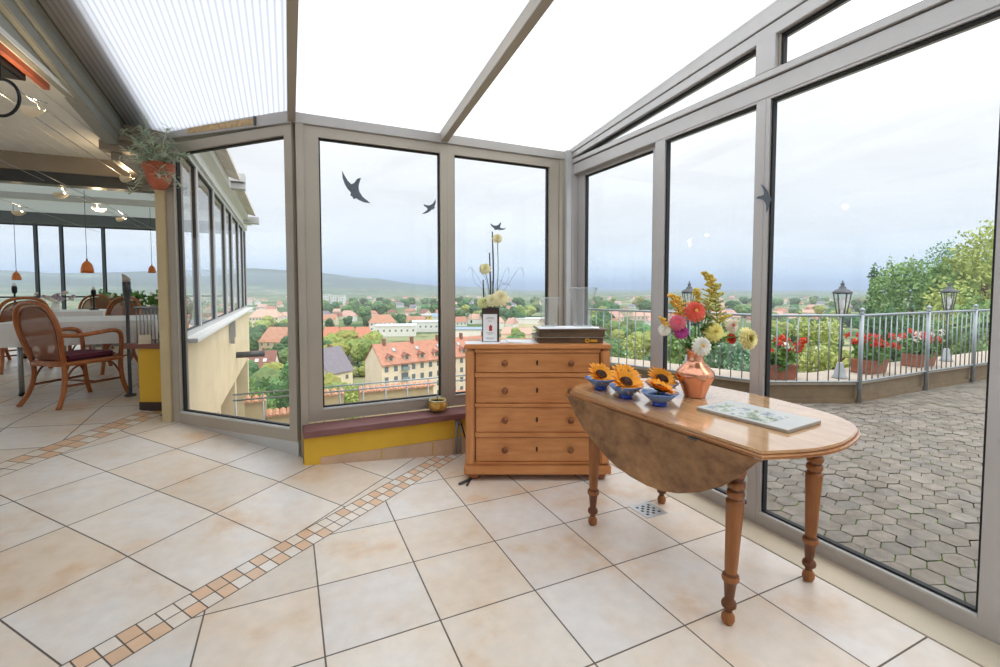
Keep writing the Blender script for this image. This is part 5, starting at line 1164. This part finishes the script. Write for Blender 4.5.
for px, lb in ((331, 'left house of the orange roofed row in the left back pane'), (346.5, 'middle house of the orange roofed row in the left back pane'), (362.5, 'right house of the orange roofed row in the left back pane')):
    house('row_house', lb, 'house', px, 300, 11, 11, 5, 6, 20, WC, RO, .3, (1, 3), chim=1)
house('gabled_house', 'grey mauve roofed house with pale gable at the left edge of the left back pane', 'house', 327, 172, 11, 14, 5.5, 8.5, 60, WC, RG, 0, (1, 2), chim=1)
house('shed', 'small grey gabled shed right of the grey mauve roof', 'shed', 350, 226, 6, 7, 3, 3, 0, WW, RG, 0, gable_front=T)
house('warehouse', 'white and blue flat hall seen left of the rose vase', 'building', 468, 345, 24, 18, 5.5, .7, 0, WW, RBL, flat=T)
house('warehouse', 'long pale flat hall seen right of the rose vase', 'building', 530, 470, 36, 16, 5, .7, -6, WW, RW, flat=T)
house('terraced_house', 'faded pink roof seen just above the brochure', 'house', 517, 335, 22, 10, 3.5, 4, -8, WC, RP, .1)
house('terraced_house', 'red pink roof at the left edge of the right back pane', 'house', 459, 440, 14, 10, 4.5, 4.5, 10, WW, RR, .1, (1, 4))
house('villa', 'pink roofed house behind the tall glass vase, above the terrace rail', 'house', 613, 500, 20, 13, 5, 6, 15, WC, RP, .35, (1, 5))
house('villa', 'broad pink roofed house left of the second door mullion', 'house', 643, 520, 26, 14, 5, 6, 0, WC, RP, .3, (1, 6))
house('villa', 'small white house left of the tall glass vase', 'house', 596, 470, 14, 10, 4.5, 3.5, 0, WW, RG, .2, (1, 4))
house('villa', 'broad pinkish roof between bouquet and door post', 'house', 724, 500, 30, 16, 5.5, 7, -10, WC, RP, .35, (1, 6))
house('villa', 'white walled house right of the door post above the rail', 'house', 780, 420, 15, 10, 5, 4.5, 15, WW, RR, .2, (1, 4))
def car(px, D, rot, m_, lb):
    p = at(px, D); p.z = ground_z(p); t = thing('parked_car', lb, 'car', p, -TH + R(rot)); m = MB()
    prof = [(-2.1, .35), (2.1, .35), (2.15, .75), (1.5, .95), (.9, 1.45), (-1.1, 1.5), (-1.9, 1.0), (-2.15, .8)]
    m.prism([(x, -.85, z) for x, z in prof], (0, 1.7, 0)); m.build('body', m_, t)
    m = MB(); m.prism([(1.3, -.87, .98), (.85, -.87, 1.38), (-1.05, -.87, 1.42), (-1.7, -.87, 1.0)], (0, 1.74, 0)); m.build('window', WIN, t)
    for x in (-1.35, 1.35):
        for y in (-.75, .75): m = MB(); m.tube([(x, y - .1, .33), (x, y + .1, .33)], .33, 12); m.build('wheel', BLACK, t)
car(350, 196, 10, WW, 'white parked car left of the cream gable'); car(357, 188, 30, WW, 'white parked car nearest the cream gable'); car(344, 205, -15, RBL, 'blue grey parked car behind the white ones')
# --- the rest of the town
rng = random.Random(21); placed = []
SPEC = [('small red roofed house far out in the town', 'red roofed houses far out', RR, WC), ('small faded pink roofed house far out in the town', 'pink roofed houses far out', RP, WW), ('small grey roofed house far out in the town', 'grey roofed houses far out', RG, WW), ('small brown roofed house far out in the town', 'brown roofed houses far out', RB, WC)]
n = 0
while n < 250:
    px = rng.uniform(200, 890); D = 400 * (4.4 ** rng.random())
    if 350 < px < 450 and D < 480 or any(abs(px - a) < 9 and abs(D - b_) < 45 for a, b_ in placed): continue
    if px > 560 and D < 420: continue
    placed.append((px, D)); n += 1; k = rng.choices(range(4), (4, 5, 3, 1))[0]; lb, g, rm, wm = SPEC[k]
    house('house', lb, 'house', px, D, rng.uniform(8, 16), rng.uniform(8, 11), rng.uniform(3.5, 6), rng.uniform(3, 5), rng.uniform(-50, 50), wm, rm, rng.choice((0, .2, .35)), parts=False, group=g)
# --- trees of the town: lumpy crowns
TRM = [mat('tree_green', '#5f7f4d', .9, 0, .3, .5, rnd=.9), mat('tree_dark_green', '#46663f', .9, 0, .3, .5, rnd=.7), mat('tree_yellow_green', '#8f9a52', .9, 0, .25, .5, rnd=.6)]
BARK = mat('brown_bark', '#5a4a3a', .9, 0, .2)
def lump(seed, m_):
    q = random.Random(seed); bm = bmesh.new()
    for k in range(7):
        a = q.uniform(0, 6.28); rr = q.uniform(.1, .32); c = Vector((rr * math.cos(a), rr * math.sin(a), .38 + q.uniform(-.12, .34))); r_ = q.uniform(.2, .34)
        g = bmesh.ops.create_icosphere(bm, subdivisions=3, radius=1)
        for v in g['verts']:
            d = v.co.normalized(); s_ = r_ * (1 + .30 * noise.noise(d * 2.6 + c * 9) + .22 * noise.noise(d * 7 + c * 5)); v.co = c + d * s_
    me = bpy.data.meshes.new('crown'); bm.to_mesh(me); bm.free(); me.materials.append(m_)
    return me
CR = [[lump(100 + i * 7 + j, TRM[i]) for j in range(3)] for i in range(3)]
tk = MB(); tk.tube([(0, 0, -.12), (0, 0, .25), (.02, 0, .5)], [.035, .028, .015], 8); tkm = tk.build('trunk', BARK); TKM = tkm.data; bpy.data.objects.remove(tkm)
TL = [('mid green round tree among the houses of the town', 'green town trees'), ('dark green tree among the houses of the town', 'dark green town trees'), ('yellowish green tree among the houses of the town', 'yellowish town trees')]
def town_tree(px, D, h, k):
    p = at(px, D); p.z = ground_z(p); t = thing('tree', TL[k][0], 'tree', p, rng.uniform(0, 6.28), TL[k][1]); s_ = h; t.scale = (s_ * rng.uniform(.9, 1.25), s_ * rng.uniform(.9, 1.25), s_)
    for nm, me in (('crown', rng.choice(CR[k])), ('trunk', TKM)): o = bpy.data.objects.new(nm, me); col.objects.link(o); o.parent = t
for x0, x1, d0, d1, n, h0, h1, wts in ((228, 296, 105, 170, 16, 9, 14, (3, 2, 1)), (240, 300, 200, 420, 12, 9, 14, (2, 3, 1)), (318, 345, 120, 150, 5, 8, 11, (3, 1, 1)), (322, 374, 215, 268, 20, 9, 13, (1, 0, 4)), (345, 372, 165, 195, 3, 5, 7, (2, 2, 1)), (320, 445, 560, 1100, 44, 12, 18, (3, 3, 0)), (320, 445, 400, 520, 12, 8, 12, (2, 3, 0)),
                                       (452, 560, 460, 1200, 48, 12, 20, (3, 3, 1)), (495, 560, 260, 330, 8, 6, 10, (3, 1, 2)), (580, 760, 180, 420, 34, 9, 15, (3, 2, 2)), (580, 770, 420, 1200, 46, 12, 20, (3, 3, 1)), (765, 900, 150, 420, 22, 10, 16, (3, 2, 2)), (765, 900, 420, 1300, 26, 12, 20, (3, 3, 1))):
    for i in range(n):
        px = rng.uniform(x0, x1); D = d0 * (d1 / d0) ** rng.random(); town_tree(px, D, rng.uniform(h0, h1) * (.8 if px > 900 else 1), rng.choices(range(3), wts)[0])
# --- shrubs and trees on the slope beyond the terrace
LG = [mat('leaf_mid_green', '#88a768', .7, 0, .3, 3), mat('leaf_dark_green', '#5b7d50', .7, 0, .3, 3), mat('leaf_yellow_green', '#b2bd70', .7, 0, .25, 3), mat('leaf_blue_green', '#83a589', .7, 0, .25, 3)]
for m_ in LG: m_.node_tree.nodes['Principled BSDF'].inputs['Specular IOR Level'].default_value = .2
def leafy(name, lb, cat, px, D, topy, wpx, k, n, seed, size=.22, kind='round', flowers=0):
    p = at(px, D); p.z = ground_z(p); zt = 1.45 + (288 - topy) * D / 457.7 - p.z; w_ = wpx * D / 457.7 / 2; t = thing(name, lb, cat, p); q = random.Random(seed); m = MB()
    if kind == 'cone': bl = [((q.uniform(-.1, .1), 0, zt * (.25 + .14 * i)), (w_ * (1 - .15 * i), w_ * (1 - .15 * i), zt * .14)) for i in range(6)]
    else:
        bl = [((0, 0, zt * .55), (w_ * .75, w_ * .7, zt * .38))]
        for i in range(9): a = q.uniform(0, 6.28); bl.append(((w_ * .62 * math.cos(a), w_ * .55 * math.sin(a), zt * q.uniform(.32, .86)), (w_ * q.uniform(.28, .48), w_ * q.uniform(.28, .45), zt * q.uniform(.1, .2))))
        bl.append(((q.uniform(-.2, .2) * w_, 0, zt * .87), (w_ * .45, w_ * .45, zt * .13)))
    leaf_cloud(m, bl, n, size, seed); m.build('foliage', LG[k], t)
    m = MB(); m.tube(bez([(0, 0, -.3), (.05 * w_, 0, zt * .3), (-.03 * w_, 0, zt * .75)], 5), [.035 * zt * .5] * 5 + [.02 * zt * .5] * 6, 8)
    for i in range(6): a = q.uniform(0, 6.28); z0 = zt * q.uniform(.25, .55); m.tube(bez([(0, 0, z0), (w_ * .3 * math.cos(a), w_ * .3 * math.sin(a), z0 + zt * .12), (w_ * .6 * math.cos(a), w_ * .6 * math.sin(a), z0 + zt * .2)], 4), [.012 * zt * .5] * 8 + [.005 * zt], 6)
    m.build('branches', BARK, t)
    if flowers:
        m = MB(); leaf_cloud(m, bl, flowers, size * .8, seed + 1); m.build('blossom', CB['white_petal'], t)
for a in (('tree', 'yellow green layered tree at the right picture edge, tallest of all', 'tree', 985, 24, 212, 150, 2, 17000, 1), ('tree', 'mid green tree left of the far lantern, in front of taller trees', 'tree', 912, 26, 250, 110, 0, 17000, 2), ('tree', 'bluish green tree standing behind the far lantern', 'tree', 948, 33, 232, 120, 3, 17000, 3),
          ('tree', 'dark green conifer right of the nearer lantern', 'tree', 874, 30, 274, 46, 1, 5000, 4, .24, 'cone'), ('shrub', 'dark green shrub low behind the left geranium boxes and lantern', 'shrub', 890, 17, 300, 90, 1, 5000, 5), ('shrub', 'mid green shrub behind the rail at the right picture edge', 'shrub', 978, 16, 292, 110, 0, 6000, 6), ('tree', 'mid green tree outside the right picture edge, partly behind the frame', 'tree', 1070, 22, 240, 160, 0, 7000, 7),
          ('shrub', 'light green shrub with white blossom behind the nearer lantern', 'shrub', 826, 22, 312, 80, 2, 4500, 8, .2, 'round', 500), ('shrub', 'mid green shrub right of the door post behind the rail', 'shrub', 782, 24, 322, 70, 0, 4000, 9, .2, 'round', 300), ('shrub', 'bluish green shrub between bouquet and door post', 'shrub', 735, 20, 334, 80, 3, 4500, 10, .2, 'round', 250),
          ('shrub', 'mid green shrub behind the bouquet', 'shrub', 690, 22, 332, 80, 0, 4500, 11), ('shrub', 'yellowish shrub with white blossom left of the second door mullion', 'shrub', 640, 24, 330, 70, 2, 4500, 12, .2, 'round', 700), ('shrub', 'dark green shrub behind the right end of the chest', 'shrub', 608, 26, 342, 60, 1, 4000, 13), ('shrub', 'mid green shrub low in front of the yellowish one', 'shrub', 652, 17, 350, 70, 3, 4000, 14),
          ('shrub', 'light green shrub growing behind the yard wall gap', 'shrub', 352, 30, 384, 34, 2, 2500, 15), ('shrub', 'dark green shrub behind the tiled pier in the angled pane', 'shrub', 250, 36, 372, 50, 0, 3500, 16), ('shrub', 'mid green shrub at the right of the angled pane', 'shrub', 282, 40, 366, 50, 1, 3500, 17), ('shrub', 'green shrub beyond the right end of the long yard wall', 'shrub', 448, 30, 392, 36, 0, 2500, 18)):
    leafy(*a)
# --- thin haze over the valley
hz = MB(); hz.bb(-11000, 11000, 170, 13500, -60, 120); ho = hz.build('haze', [], rotz=-TH)
hm = bpy.data.materials.new('valley_haze'); hm.use_nodes = True; hn = hm.node_tree; hn.nodes.clear(); ho_ = hn.nodes.new('ShaderNodeOutputMaterial'); vsn = hn.nodes.new('ShaderNodeVolumeScatter')
vsn.inputs['Color'].default_value = (1, 1, 1, 1); vsn.inputs['Density'].default_value = .00023; vsn.inputs['Anisotropy'].default_value = .1
van = hn.nodes.new('ShaderNodeVolumeAbsorption'); van.inputs['Color'].default_value = (.12, .55, .97, 1); van.inputs['Density'].default_value = .00014; vad = hn.nodes.new('ShaderNodeAddShader')
hn.links.new(vsn.outputs[0], vad.inputs[0]); hn.links.new(van.outputs[0], vad.inputs[1]); hn.links.new(vad.outputs[0], ho_.inputs['Volume'])
ho.data.materials.append(hm); tag(ho, 'thin pale blue haze lying over the valley and hills', 'haze', None, 'stuff')
